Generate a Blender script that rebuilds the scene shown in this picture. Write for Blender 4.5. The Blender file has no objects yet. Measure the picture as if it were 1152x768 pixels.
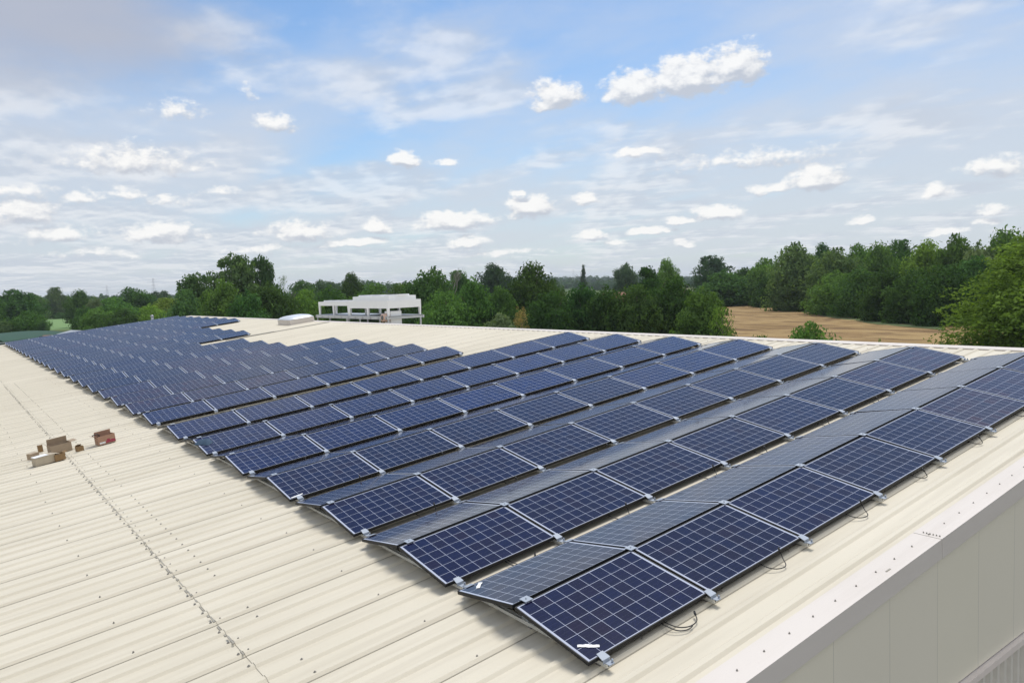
import bpy, bmesh, math, random
import numpy as np
from mathutils import Vector, Matrix
rng = np.random.default_rng(7); random.seed(7)
R = math.radians
sc = bpy.context.scene
COL = sc.collection
TH = R(6.0); Z0 = 7.5                      # roof pitch, height of the roof surface at u = 0
EXPOSURE = 0.26

# ------------------------------------------------------------------ frames
RY = Matrix.Rotation(-TH, 4, 'Y')
def rp(u, v, w=0.0):
    """roof coordinates (u up the slope, v along the ridge, w off the sheet) -> world"""
    return Vector((u*math.cos(TH)-w*math.sin(TH), v, Z0+u*math.sin(TH)+w*math.cos(TH)))
CAMR = np.array([-3.7425, -4.5596, 3.6945]); ANG = (1.4306, 0.1224, -0.6540); FPX = 858.19
def rot3(rx, ry, rz):
    return (Matrix.Rotation(rz, 3, 'Z') @ Matrix.Rotation(ry, 3, 'Y') @ Matrix.Rotation(rx, 3, 'X'))
MW = RY.to_3x3() @ rot3(*ANG)
CAMW = rp(*CAMR)
def ray(px, py):
    return MW @ Vector(((px-576)/FPX, (384-py)/FPX, -1.0))
def at(px, py, d):
    """world point seen at photo pixel px,py at depth d"""
    return CAMW + ray(px, py)*d

# ------------------------------------------------------------------ object helpers
def tag(o, label=None, cat=None, group=None, kind=None):
    if label: o['label'] = label
    if cat: o['category'] = cat
    if group: o['group'] = group
    if kind: o['kind'] = kind
    return o
def empty(name, loc=(0,0,0), rot=(0,0,0)):
    o = bpy.data.objects.new(name, None); COL.objects.link(o)
    o.location = loc; o.rotation_euler = rot; o.empty_display_size = .1
    return o
class MB:
    def __init__(s): s.v=[]; s.f=[]; s.m=[]; s.s=[]
    def add(s, vs, fs, mi=0, smooth=False):
        n=len(s.v); s.v += [tuple(v) for v in vs]; s.f += [tuple(i+n for i in f) for f in fs]
        s.m += [mi]*len(fs); s.s += [smooth]*len(fs); return s
    def box(s, x0,x1,y0,y1,z0,z1, mi=0, M=None):
        vs=[(x,y,z) for z in (z0,z1) for y in (y0,y1) for x in (x0,x1)]
        if M is not None: vs=[M @ Vector(v) for v in vs]
        return s.add(vs,[(0,2,3,1),(4,5,7,6),(0,1,5,4),(2,6,7,3),(0,4,6,2),(1,3,7,5)],mi)
    def tube(s, pts, r, n=8, mi=0, cap=True):
        pts=[Vector(p) for p in pts]; rs = r if isinstance(r,(list,tuple)) else [r]*len(pts)
        vs=[]; fs=[]
        t0=(pts[1]-pts[0]).normalized(); a=t0.orthogonal().normalized()
        for i,p in enumerate(pts):
            t=(pts[min(i+1,len(pts)-1)]-pts[max(i-1,0)]).normalized()
            a=(a-t*a.dot(t)).normalized(); b=t.cross(a)
            for k in range(n):
                th=2*math.pi*k/n; vs.append(p+(a*math.cos(th)+b*math.sin(th))*rs[i])
        for i in range(len(pts)-1):
            for k in range(n):
                k2=(k+1)%n; fs.append((i*n+k,i*n+k2,(i+1)*n+k2,(i+1)*n+k))
        if cap:
            fs.append(tuple(range(n-1,-1,-1))); fs.append(tuple((len(pts)-1)*n+k for k in range(n)))
        return s.add(vs,fs,mi,True)
    def prism(s, prof, x0, x1, mi=0, axis='x'):
        n=len(prof); vs=[]
        for x in (x0,x1):
            for a,b in prof: vs.append((x,a,b) if axis=='x' else (a,x,b))
        fs=[(i,(i+1)%n,n+(i+1)%n,n+i) for i in range(n)]+[tuple(range(n-1,-1,-1)),tuple(range(n,2*n))]
        return s.add(vs,fs,mi)
    def mesh(s, name, mats):
        me=bpy.data.meshes.new(name); me.from_pydata(s.v,[],s.f)
        for m in (mats if isinstance(mats,(list,tuple)) else [mats]): me.materials.append(m)
        me.polygons.foreach_set('material_index', s.m); me.polygons.foreach_set('use_smooth', s.s)
        me.update(); return me
    def build(s, name, mats, parent=None, bevel=0):
        me=s.mesh(name,mats)
        bm=bmesh.new(); bm.from_mesh(me); bmesh.ops.recalc_face_normals(bm, faces=bm.faces)
        if bevel: bmesh.ops.bevel(bm, geom=bm.edges[:], offset=bevel, segments=1, affect='EDGES', clamp_overlap=True)
        bm.to_mesh(me); bm.free()
        return link(name, me, parent)
def link(name, me, parent=None):
    o=bpy.data.objects.new(name, me); COL.objects.link(o)
    if parent: o.parent=parent
    return o

# ------------------------------------------------------------------ materials
def newmat(name):
    m=bpy.data.materials.new(name); m.use_nodes=True
    nt=m.node_tree; b=nt.nodes['Principled BSDF']; return m,nt,b
def N(nt, t, **kw):
    n=nt.nodes.new(t)
    for k,v in kw.items(): setattr(n,k,v)
    return n
def L(nt,a,b): nt.links.new(a,b)
def setin(sock, val, nt):
    if hasattr(val,'is_linked') or hasattr(val,'links'): nt.links.new(val, sock)
    else: sock.default_value = val
def math_(nt, op, a, b=None, c=None, clamp=False):
    n=N(nt,'ShaderNodeMath',operation=op); n.use_clamp=clamp
    for i,x in enumerate((a,b,c)):
        if x is not None: setin(n.inputs[i], x, nt)
    return n.outputs[0]
def vmath(nt, op, a, b=None, out=0):
    n=N(nt,'ShaderNodeVectorMath',operation=op)
    for i,x in enumerate((a,b)):
        if x is not None: setin(n.inputs[i], x, nt)
    return n.outputs[out]
def noise(nt, vec, scale, detail=4, rough=.55, out='Fac'):
    n=N(nt,'ShaderNodeTexNoise'); n.inputs['Scale'].default_value=scale
    n.inputs['Detail'].default_value=detail; n.inputs['Roughness'].default_value=rough
    if vec is not None: L(nt,vec,n.inputs['Vector'])
    return n.outputs[out]
def ramp(nt, fac, stops, interp='LINEAR'):
    n=N(nt,'ShaderNodeValToRGB'); n.color_ramp.interpolation=interp
    e=n.color_ramp.elements
    while len(e)<len(stops): e.new(.5)
    for i,(p,c) in enumerate(stops):
        e[i].position=p; e[i].color=(*c,1) if len(c)==3 else c
    L(nt,fac,n.inputs[0]); return n.outputs[0]
def mixc(nt, fac, a, b, mode='MIX'):
    n=N(nt,'ShaderNodeMix',data_type='RGBA',blend_type=mode)
    setin(n.inputs[0],fac,nt)
    for i,x in ((6,a),(7,b)):
        setin(n.inputs[i], (*x,1) if isinstance(x,tuple) and len(x)==3 else x, nt)
    return n.outputs[2]
def mapping(nt, vec, scale=(1,1,1), loc=(0,0,0), rot=(0,0,0)):
    n=N(nt,'ShaderNodeMapping'); n.inputs['Scale'].default_value=scale
    n.inputs['Location'].default_value=loc; n.inputs['Rotation'].default_value=rot
    L(nt,vec,n.inputs['Vector']); return n.outputs[0]
def objco(nt): return N(nt,'ShaderNodeTexCoord').outputs['Object']
def simple(name, col, rough=.6, metal=0., var=.12, scale=6., spec=.5, bump=0.):
    m,nt,b=newmat(name); co=objco(nt)
    f=noise(nt,co,scale,5,.6)
    c=mixc(nt,f,tuple(x*(1-var) for x in col),tuple(min(1,x*(1+var)) for x in col))
    L(nt,c,b.inputs['Base Color']); b.inputs['Roughness'].default_value=rough
    b.inputs['Metallic'].default_value=metal; b.inputs['Specular IOR Level'].default_value=spec
    if bump:
        bn=N(nt,'ShaderNodeBump'); bn.inputs['Strength'].default_value=bump; bn.inputs['Distance'].default_value=.02
        L(nt,f,bn.inputs['Height']); L(nt,bn.outputs[0],b.inputs['Normal'])
    return m

M={}
# roof sheet: cream coating, faint dirt streaks running down the slope
def roof_mat(name, base, dirt):
    m,nt,b=newmat(name); co=objco(nt)
    big=noise(nt,mapping(nt,co,(.10,.35,1)),1.3,4,.6)
    st=noise(nt,mapping(nt,co,(.35,6.,1)),1.0,5,.62)
    fine=noise(nt,co,26,3,.7)
    spk=noise(nt,mapping(nt,co,(1,1,1)),9,6,.75)
    c=mixc(nt,ramp(nt,big,[(.3,(0,0,0)),(.75,(1,1,1))]),base,tuple(x*y for x,y in zip(base,(.87,.865,.84))))
    c=mixc(nt,math_(nt,'MULTIPLY',ramp(nt,st,[(.46,(0,0,0)),(.74,(1,1,1))]),.42),c,dirt)
    c=mixc(nt,math_(nt,'MULTIPLY',ramp(nt,spk,[(.66,(0,0,0)),(.80,(1,1,1))]),.28),c,dirt)
    c=mixc(nt,math_(nt,'MULTIPLY',fine,.10),c,dirt)
    L(nt,c,b.inputs['Base Color']); b.inputs['Roughness'].default_value=.6
    b.inputs['Specular IOR Level'].default_value=.3
    return m
M['roof']=roof_mat('roof_sheet',(.655,.603,.492),(.43,.38,.29))
M['flash']=roof_mat('flashing',(.66,.61,.565),(.47,.42,.37))
M['seam']=simple('seam_dark',(.30,.275,.22),.8)
M['screw']=simple('screw_head',(.24,.225,.20),.55,.3)
M['dirtstrip']=simple('sealant_dark',(.30,.28,.235),.8,var=.3,scale=20)
def wall_mat():
    m,nt,b=newmat('wall_panels'); co=objco(nt)
    sep=N(nt,'ShaderNodeSeparateXYZ'); L(nt,co,sep.inputs[0])
    fx=math_(nt,'FRACT',math_(nt,'MULTIPLY',sep.outputs[0],1/1.0))
    seam=math_(nt,'LESS_THAN',fx,.010)
    f=noise(nt,co,.8,4,.6)
    c=mixc(nt,f,(.71,.665,.54),(.76,.71,.585))
    pr=N(nt,'ShaderNodeTexWhiteNoise',noise_dimensions='1D'); L(nt,math_(nt,'FLOOR',sep.outputs[0]),pr.inputs['W'])
    c=mixc(nt,math_(nt,'MULTIPLY',pr.outputs[0],.10),c,(.68,.62,.60))
    c=mixc(nt,math_(nt,'MULTIPLY',seam,.35),c,(.2,.2,.17))
    L(nt,c,b.inputs['Base Color']); b.inputs['Roughness'].default_value=.5
    return m
M['wall']=wall_mat()
M['plinth']=simple('plinth_sheet',(.66,.62,.55),.5)
M['cap']=simple('cap_flashing',(.74,.66,.60),.45)
M['black']=simple('black_frame',(.010,.011,.013),.5,var=.2,spec=.25)
M['alu']=simple('aluminium',(.60,.62,.64),.38,.75,var=.08)
M['clamp']=simple('clamp_plate',(.31,.35,.41),.6,.1,var=.12,scale=30)
M['rail']=simple('rail_alu',(.66,.65,.60),.4,.35,var=.08)
M['foot']=simple('rail_foot',(.17,.16,.15),.6,.3)
M['rubber']=simple('black_cable',(.012,.012,.012),.5)
M['tape']=simple('white_tape',(.78,.79,.78),.6,var=.1,scale=40)
M['card']=simple('cardboard',(.34,.26,.18),.85,var=.15,scale=9)
M['card2']=simple('cardboard_pale',(.42,.36,.27),.85,var=.12,scale=9)
M['card3']=simple('cardboard_dark',(.24,.15,.07),.85,var=.15,scale=9)
M['cardred']=simple('cardboard_orange',(.36,.21,.14),.8,var=.12,scale=7)
M['paperw']=simple('white_print',(.72,.72,.72),.7)
M['red']=simple('red_print',(.30,.03,.06),.6)
M['blackp']=simple('black_print',(.03,.025,.025),.6)
M['inside']=simple('box_inside',(.20,.15,.10),.9)
M['white']=simple('white_steel',(.74,.75,.76),.4,var=.06,scale=3)
M['galv']=simple('galvanised',(.42,.44,.46),.45,.5,var=.12,scale=4)
M['grille']=simple('coil_grille',(.10,.11,.11),.6)
M['pipe']=simple('copper_wrap',(.62,.42,.32),.5)
M['dome']=simple('dome_acrylic',(.60,.63,.68),.35,var=.05)
M['bark']=simple('bark',(.09,.07,.055),.9,var=.3,scale=3)
M['deadbark']=simple('dead_wood',(.22,.20,.17),.9,var=.2,scale=3)
M['brick']=simple('red_roof_tiles',(.24,.11,.07),.8,var=.2,scale=1.5)
M['plaster']=simple('pale_plaster',(.55,.50,.43),.8,var=.08,scale=.6)
M['tan']=simple('tan_boards',(.20,.12,.08),.8,var=.2)
M['glassd']=simple('dark_window',(.03,.035,.045),.15)
M['greentarp']=simple('green_tarp',(.008,.055,.028),.8,var=.25,scale=.4)
M['carwhite']=simple('car_white',(.7,.7,.7),.3)

# photovoltaic laminate: 10 x 6 polycrystalline cells, white backsheet in the gaps
ML, MWD, PU = 1.556, 0.99, 1.5763
def cell_mat():
    m,nt,b=newmat('pv_laminate')
    tc=N(nt,'ShaderNodeTexCoord'); sep=N(nt,'ShaderNodeSeparateXYZ'); L(nt,tc.outputs['Object'],sep.inputs[0])
    oi=N(nt,'ShaderNodeObjectInfo')
    x0,x1=.034,ML-.034; y0,y1=.021,MWD-.021
    cx=math_(nt,'MULTIPLY',math_(nt,'SUBTRACT',sep.outputs[0],x0),10/(x1-x0))
    cy=math_(nt,'MULTIPLY',math_(nt,'SUBTRACT',sep.outputs[1],y0),6/(y1-y0))
    fx=math_(nt,'FRACT',cx); fy=math_(nt,'FRACT',cy)
    def edge(f,wd):   # distance to the cell edge below wd
        d=math_(nt,'MINIMUM',f,math_(nt,'SUBTRACT',1.0,f)); return math_(nt,'LESS_THAN',d,wd)
    line=math_(nt,'MAXIMUM',edge(fx,.0138),edge(fy,.0128))
    outx=math_(nt,'GREATER_THAN',math_(nt,'ABSOLUTE',math_(nt,'SUBTRACT',cx,5.0)),5.0)
    outy=math_(nt,'GREATER_THAN',math_(nt,'ABSOLUTE',math_(nt,'SUBTRACT',cy,3.0)),3.0)
    white=math_(nt,'MAXIMUM',line,math_(nt,'MAXIMUM',outx,outy))
    cb=N(nt,'ShaderNodeCombineXYZ')
    L(nt,math_(nt,'FLOOR',cx),cb.inputs[0]); L(nt,math_(nt,'FLOOR',cy),cb.inputs[1]); 
    L(nt,math_(nt,'MULTIPLY',oi.outputs['Random'],57.0),cb.inputs[2])
    wn=N(nt,'ShaderNodeTexWhiteNoise',noise_dimensions='3D'); L(nt,cb.outputs[0],wn.inputs['Vector'])
    cell=ramp(nt,wn.outputs['Value'],[(0,(.0030,.0032,.025)),(.35,(.0038,.0032,.023)),(.6,(.0062,.0032,.018)),(.82,(.0030,.0044,.029)),(1,(.0090,.0036,.017))])
    # crystal grain
    vor=N(nt,'ShaderNodeTexVoronoi'); vor.inputs['Scale'].default_value=55; L(nt,tc.outputs['Object'],vor.inputs['Vector'])
    gr=N(nt,'ShaderNodeRGBToBW'); L(nt,vor.outputs['Color'],gr.inputs[0])
    cell=mixc(nt,1.0,cell,mixc(nt,gr.outputs[0],(.72,.72,.72),(1.30,1.30,1.30)),'MULTIPLY')
    # whole-module tint: some modules are bluer, some slightly plum
    tint=ramp(nt,math_(nt,'FRACT',math_(nt,'MULTIPLY',oi.outputs['Random'],13.7)),[(0,(1.0,1.15,1.25)),(.45,(1,1,1)),(.7,(.9,1.0,1.05)),(1,(1.12,1.0,.95))])
    cell=mixc(nt,1.0,cell,tint,'MULTIPLY'); cell=mixc(nt,1.0,cell,oi.outputs['Color'],'MULTIPLY')  # object colour carries the painted sky and cloud reflections
    # three busbars per cell
    bb=math_(nt,'FRACT',math_(nt,'ADD',math_(nt,'MULTIPLY',fy,3.0),0.0)); bbl=math_(nt,'LESS_THAN',math_(nt,'ABSOLUTE',math_(nt,'SUBTRACT',bb,.5)),.020)
    cell=mixc(nt,math_(nt,'MULTIPLY',bbl,.05),cell,(.45,.48,.55))
    c=mixc(nt,white,cell,(.44,.47,.56))
    # dust
    du=noise(nt,tc.outputs['Object'],2.2,5,.65)
    c=mixc(nt,math_(nt,'MULTIPLY',ramp(nt,du,[(.35,(0,0,0)),(.9,(1,1,1))]),.010),c,(.45,.42,.37))
    L(nt,c,b.inputs['Base Color'])
    b.inputs['Roughness'].default_value=.10; b.inputs['IOR'].default_value=1.44
    b.inputs['Specular IOR Level'].default_value=.5
    return m
M['pv']=cell_mat()

# foliage
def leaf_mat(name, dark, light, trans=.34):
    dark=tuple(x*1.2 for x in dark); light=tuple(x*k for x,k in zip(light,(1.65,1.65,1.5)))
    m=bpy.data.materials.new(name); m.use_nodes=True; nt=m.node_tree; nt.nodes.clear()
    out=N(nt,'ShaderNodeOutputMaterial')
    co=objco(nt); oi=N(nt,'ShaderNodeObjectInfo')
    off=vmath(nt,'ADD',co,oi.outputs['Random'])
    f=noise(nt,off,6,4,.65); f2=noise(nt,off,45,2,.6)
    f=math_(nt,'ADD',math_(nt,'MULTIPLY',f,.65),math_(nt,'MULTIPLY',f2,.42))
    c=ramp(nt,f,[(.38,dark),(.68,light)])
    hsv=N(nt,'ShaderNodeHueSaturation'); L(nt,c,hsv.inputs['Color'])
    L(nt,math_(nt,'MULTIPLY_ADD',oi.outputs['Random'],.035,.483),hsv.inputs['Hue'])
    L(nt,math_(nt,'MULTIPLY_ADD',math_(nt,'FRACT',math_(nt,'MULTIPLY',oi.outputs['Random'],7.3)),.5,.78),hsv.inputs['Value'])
    d=N(nt,'ShaderNodeBsdfDiffuse'); t=N(nt,'ShaderNodeBsdfTranslucent'); g=N(nt,'ShaderNodeBsdfGlossy'); g.inputs['Roughness'].default_value=.55
    L(nt,hsv.outputs[0],d.inputs['Color'])
    tcol=mixc(nt,1.0,hsv.outputs[0],(1.25,1.35,.55),'MULTIPLY'); L(nt,tcol,t.inputs['Color'])
    mx=N(nt,'ShaderNodeMixShader'); mx.inputs[0].default_value=trans; L(nt,d.outputs[0],mx.inputs[1]); L(nt,t.outputs[0],mx.inputs[2])
    mg=N(nt,'ShaderNodeMixShader'); mg.inputs[0].default_value=.0; L(nt,mx.outputs[0],mg.inputs[1]); L(nt,g.outputs[0],mg.inputs[2])
    L(nt,mg.outputs[0],out.inputs['Surface'])
    return m
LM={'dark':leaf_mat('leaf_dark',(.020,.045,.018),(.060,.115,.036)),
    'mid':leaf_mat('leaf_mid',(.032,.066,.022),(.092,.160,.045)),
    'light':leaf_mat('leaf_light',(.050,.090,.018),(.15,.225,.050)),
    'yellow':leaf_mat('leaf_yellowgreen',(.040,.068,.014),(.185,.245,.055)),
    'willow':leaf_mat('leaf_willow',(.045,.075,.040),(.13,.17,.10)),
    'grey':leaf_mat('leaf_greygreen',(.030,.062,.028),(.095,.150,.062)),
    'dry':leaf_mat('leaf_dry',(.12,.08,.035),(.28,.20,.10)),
    'far':leaf_mat('leaf_far',(.028,.052,.032),(.062,.100,.060))}  # far: bluish distance haze put into the leaf colour

# ------------------------------------------------------------------ foliage meshes (unit crowns: width 1, height 1)
def crown_arrays(prof, nl, nleaf, leaf, lobe=(.10,.19), seed=0, bottom=.0, aspect=1.0, tops=None):
    g=np.random.default_rng(seed); P=[];Nn=[]
    zs=g.uniform(bottom,1,nl*3); 
    # sample lobes in proportion to profile
    w=np.array([prof(z) for z in zs]); keep=g.random(len(zs))<(w/w.max())*.9+.1; zs=zs[keep][:nl]
    for z in zs:
        a=g.uniform(0,2*np.pi); rr=prof(z)*.5; q=g.uniform(.05,1.0)**.38
        r0=g.uniform(*lobe)*(0.55+.6*prof(z)); rad=max(0,rr*q-r0*.55)*(1+.16*math.sin(3*a+seed)+.12*math.sin(5*a+2.1*seed+6*z))
        c=np.array([rad*math.cos(a),rad*math.sin(a),z*(1-r0*.8)])
        if tops is not None: c[:2]+=tops(z,a,g)
        n=int(nleaf*(r0/.14)**1.6)
        d=g.normal(size=(n,3)); d[:,2]=d[:,2]*.9+.18; d/=np.linalg.norm(d,axis=1)[:,None]
        rad_=r0*(.55+.55*g.random(n)**.6)[:,None]*(1+.22*np.sin(d[:,:1]*9+z*20)*np.cos(d[:,1:2]*8))
        p=c+d*rad_*np.array([1.15,1.15,.85*aspect])
        P.append(p); nn=d+g.normal(size=(n,3))*.55; nn/=np.linalg.norm(nn,axis=1)[:,None]; Nn.append(nn)
    P=np.concatenate(P);Nn=np.concatenate(Nn); return leaves(P,Nn,leaf,g)
def leaves(P,Nn,leaf,g):
    n=len(P); t=np.cross(Nn,g.normal(size=(n,3))); t/=np.linalg.norm(t,axis=1)[:,None]; b=np.cross(Nn,t)
    s=(leaf*g.uniform(.55,1.35,n))[:,None]; k=g.uniform(.35,.7,(n,1))
    V=np.stack([P-t*s*.5, P-b*s*k*.5+t*s*.08, P+t*s*.5, P+b*s*k*.5-t*s*.05],1).reshape(-1,3)
    return V
def leaf_mesh(name,V):
    n=len(V)//4; me=bpy.data.meshes.new(name); me.vertices.add(n*4); me.loops.add(n*4); me.polygons.add(n)
    me.vertices.foreach_set('co',V.astype(np.float32).ravel()); me.loops.foreach_set('vertex_index',np.arange(n*4,dtype=np.int32))
    me.polygons.foreach_set('loop_start',np.arange(0,n*4,4,dtype=np.int32)); me.update(calc_edges=True); me.validate(); 
    me.materials.append(LM['mid']); return me
def p_round(z): return max(.05, math.sin(math.pi*min(1,(z*.92+.08))**.85))**.40
def p_tall(z): return max(.10, (1-z**2)**.5*min(1,.7+z*1.0))
def p_big(z): return max(.06,(1-z**1.45)**.62)
def p_cone(z): return max(.04,(1-z)**.8*min(1,.6+z*3))
def p_bush(z): return max(.08,(1-z**3.2)**.5)*(.86+.14*math.sin(z*3))
def tops(seed):
    g=np.random.default_rng(seed); C=g.uniform(-.2,.2,(3,2))
    def f(z,a,gg): return C[int(a*3/(2*np.pi))%3]*z
    return f
CROWN={
 'round':[leaf_mesh('crown_round',crown_arrays(p_round,95,120,.050,(.09,.20),s,.0)) for s in (1,2,3)],
 'tall':[leaf_mesh('crown_tall',crown_arrays(p_tall,150,120,.044,(.08,.15),s,.0,.7,tops(s))) for s in (4,5,6)],
 'bush':[leaf_mesh('crown_bush',crown_arrays(p_bush,95,120,.050,(.09,.20),s,.02)) for s in (7,8,9)],
 'cone':[leaf_mesh('crown_cone',crown_arrays(p_cone,60,120,.05,(.12,.22),10,.0,.5))],
 'big':[leaf_mesh('crown_big',crown_arrays(p_big,360,330,.021,(.05,.115),s,.02,.7)) for s in (11,)],
 'sparse':[leaf_mesh('crown_sparse',crown_arrays(p_bush,40,70,.040,(.07,.15),s,.05,1.,tops(s))) for s in (12,13)],
}
def trunk_mesh(seed, limbs=7, spread=.28):
    g=random.Random(seed); mb=MB()
    bend=[(0,0,0),(g.uniform(-.01,.01),g.uniform(-.01,.01),.25),(g.uniform(-.03,.03),g.uniform(-.03,.03),.5),(g.uniform(-.05,.05),g.uniform(-.05,.05),.82)]
    mb.tube(bend,[.028,.021,.015,.005],7)
    for i in range(limbs):
        z=g.uniform(.22,.65); a=g.uniform(0,6.28); r=g.uniform(.6,1)*spread
        p0=Vector((bend[1][0],bend[1][1],z)); p1=p0+Vector((math.cos(a)*r*.5,math.sin(a)*r*.5,.08)); p2=p0+Vector((math.cos(a)*r,math.sin(a)*r,.22))
        mb.tube([p0,p1,p2],[.010,.007,.003],5)
    return mb.mesh('trunk',M['bark'])
TRUNKS=[trunk_mesh(s) for s in range(4)]
NT=0
def tree(name,label,x,ytop,w,d,kind='round',leaf='mid',group='trees around the hall',crown0=.1,z0=0.,cat='tree',trunk=True,rot=None):
    """x, ytop, w: centre, top and width in photo pixels at depth d metres"""
    global NT; NT+=1
    top=at(x,ytop,d); H=top.z-z0; W=w/FPX*d*{'cone':1.1,'big':1.0}.get(kind,1.38)
    t=empty(name,(top.x,top.y,z0)); tag(t,label,cat,group)
    rz=random.uniform(0,6.28) if rot is None else rot
    me=random.choice(CROWN[kind]); c=link('crown',me,t); c.location=(0,0,H*crown0); c.scale=(W,W*random.uniform(.9,1.1),H*(1-crown0)*1.0); c.rotation_euler=(0,0,rz)
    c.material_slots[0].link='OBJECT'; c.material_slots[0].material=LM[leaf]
    if trunk:
        k=link('trunk',TRUNKS[NT%4],t); k.scale=(H*.75,H*.75,H*.93); k.rotation_euler=(0,0,rz)
    return t

# ------------------------------------------------------------------ ground and fields
def ground_mat():
    m,nt,b=newmat('meadow_ground'); co=objco(nt)
    f=noise(nt,mapping(nt,co,(.004,.004,1)),1,3,.5); f2=noise(nt,co,.06,6,.65); f3=noise(nt,co,1.2,4,.7)
    a=ramp(nt,f,[(.40,(.060,.105,.030)),(.52,(.085,.130,.038)),(.60,(.20,.17,.085))])
    c=mixc(nt,f2,a,(.045,.075,.024)); c=mixc(nt,math_(nt,'MULTIPLY',f3,.4),c,(.10,.13,.045))
    L(nt,c,b.inputs['Base Color']); b.inputs['Roughness'].default_value=.95; b.inputs['Specular IOR Level'].default_value=.1
    return m
gb=MB(); n=40; S=6000
gv=[(-S+2*S*i/n,-S+2*S*j/n,0) for j in range(n+1) for i in range(n+1)]
gb.add(gv,[(j*(n+1)+i,j*(n+1)+i+1,(j+1)*(n+1)+i+1,(j+1)*(n+1)+i) for j in range(n) for i in range(n)])
tag(gb.build('ground',ground_mat()),kind='structure')
# asphalt yard round the hall
yd=MB(); yd.add([(-30,-30,.02),(60,-30,.02),(60,95,.02),(-30,95,.02)],[(0,1,2,3)])
tag(yd.build('yard',simple('asphalt',(.055,.055,.055),.9,scale=3)),kind='structure')
def gp(px,py):
    r=ray(px,py); t=-CAMW.z/r.z; return CAMW+r*t
def field_mat():
    m,nt,b=newmat('ripe_grain'); co=objco(nt)
    f=noise(nt,co,.045,6,.6); f2=noise(nt,mapping(nt,co,(.35,.08,1),rot=(0,0,.5)),1,5,.65); f3=noise(nt,co,2.5,4,.7)
    c=ramp(nt,f,[(.34,(.25,.16,.07)),(.5,(.43,.30,.14)),(.64,(.31,.20,.09))])
    c=mixc(nt,ramp(nt,f2,[(.47,(0,0,0)),(.58,(1,1,1))]),c,(.17,.105,.055))
    c=mixc(nt,math_(nt,'MULTIPLY',f3,.5),c,(.22,.155,.08))
    L(nt,c,b.inputs['Base Color']); b.inputs['Roughness'].default_value=.95; b.inputs['Specular IOR Level'].default_value=.1
    bn=N(nt,'ShaderNodeBump'); bn.inputs['Strength'].default_value=.7; bn.inputs['Distance'].default_value=.4; L(nt,f3,bn.inputs['Height']); L(nt,bn.outputs[0],b.inputs['Normal'])
    return m
def sheet(name, corners, z, mat, div=40, bump=0., label=None):
    a,b_,c,d=[Vector(q) for q in corners]; vs=[];fs=[]
    g=np.random.default_rng(3)
    for j in range(div+1):
        for i in range(div+1):
            s,t=i/div,j/div; p=(a*(1-s)+b_*s)*(1-t)+(d*(1-s)+c*s)*t
            edge=min(i,j,div-i,div-j)==0
            vs.append((p.x,p.y,z if not edge else .01)) if bump else vs.append((p.x,p.y,z))
            if bump and not edge: vs[-1]=(p.x,p.y,z+bump*g.normal())
    for j in range(div):
        for i in range(div): k=j*(div+1)+i; fs.append((k,k+1,k+div+2,k+div+1))
    o=MB().add(vs,fs).build(name,mat); tag(o,label,kind='structure'); return o
# the ripe grain field right of the hall
fc=[gp(560,405),gp(1290,420),gp(1085,373),gp(800,337)]
poly=[gp(620,398),gp(1350,425),gp(1180,378),gp(1062,372.5),gp(1000,366),gp(935,357),gp(880,346),gp(850,339.5),gp(760,338)]
def polyfield(name,poly,h,mat,bump):
    cx=sum(p.x for p in poly)/len(poly); cy=sum(p.y for p in poly)/len(poly)
    mb=MB(); rings=14; g=np.random.default_rng(5); vs=[(cx,cy,h)]; fs=[]
    # subdivide the outline
    out=[]
    for i,p in enumerate(poly):
        q=poly[(i+1)%len(poly)]
        for s in range(12): out.append(p.lerp(q,s/12))
    n=len(out)
    for r in range(1,rings+1):
        for p in out:
            f=r/rings; jz=h+bump*g.normal()
            vs.append((cx+(p.x-cx)*f,cy+(p.y-cy)*f,jz))
    for p in out: vs.append((p.x,p.y,0))
    for k in range(n): fs.append((0,1+k,1+(k+1)%n))
    for r in range(rings):
        a=1+r*n; b_=1+(r+1)*n
        for k in range(n): k2=(k+1)%n; fs.append((a+k,b_+k,b_+k2,a+k2))
    o=mb.add(vs,fs,0,True).build(name,mat); return o
tag(polyfield('grain_field',poly,.75,field_mat(),.05),kind='structure')
# rough grass verge between the grain and the forest
vg=simple('rough_grass',(.085,.12,.035),.95,var=.4,scale=.35)
vp=[gp(868,343.5),gp(925,359.5),gp(990,370),gp(1062,376.5),gp(1062,366.5),gp(1000,358),gp(950,348),gp(905,340)]
tag(MB().add([(p.x,p.y,.80) for p in vp],[tuple(range(8))]).build('grass_verge',vg),kind='structure')
mw=[gp(38,372),gp(100,370),gp(92,357.5),gp(40,357)]
tag(MB().add([(p.x,p.y,.04) for p in mw],[(0,1,2,3)]).build('meadow',simple('bright_meadow',(.13,.23,.065),.95,var=.25,scale=.15)),kind='structure')

# ------------------------------------------------------------------ the hall
hall=empty('warehouse',(0,0,0)); tag(hall,'long low hall with cream ribbed metal roof carrying the solar panels','building')
UMIN,URID,V0,V1=-8.0,14.1,-0.80,66.4
SEAM0,SP=2.80-0.924*4,0.924
def rib_profile(v0,v1):
    pr=[(v0,0.)]; k=math.ceil((v0-SEAM0)/(SP/3)+.3)
    while True:
        c=SEAM0+k*SP/3
        if c>v1-.05: break
        if c-.05>v0:
            h=.024
            pr+=[(c-.060,0.),(c-.028,h),(c+.028,h),(c+.060,0.)]
        k+=1
    pr.append((v1,0.)); return pr
def rib_sheet(u0,u1,w,thick=.0):
    pr=rib_profile(V0,V1); vs=[];fs=[]; us=[u0,u1]; n=len(pr)
    for u in us:
        for v,h in pr: vs.append(tuple(rp(u,v,w+h)))
    fs=[(i,i+1,n+i+1,n+i) for i in range(n-1)]
    return vs,fs
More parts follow.
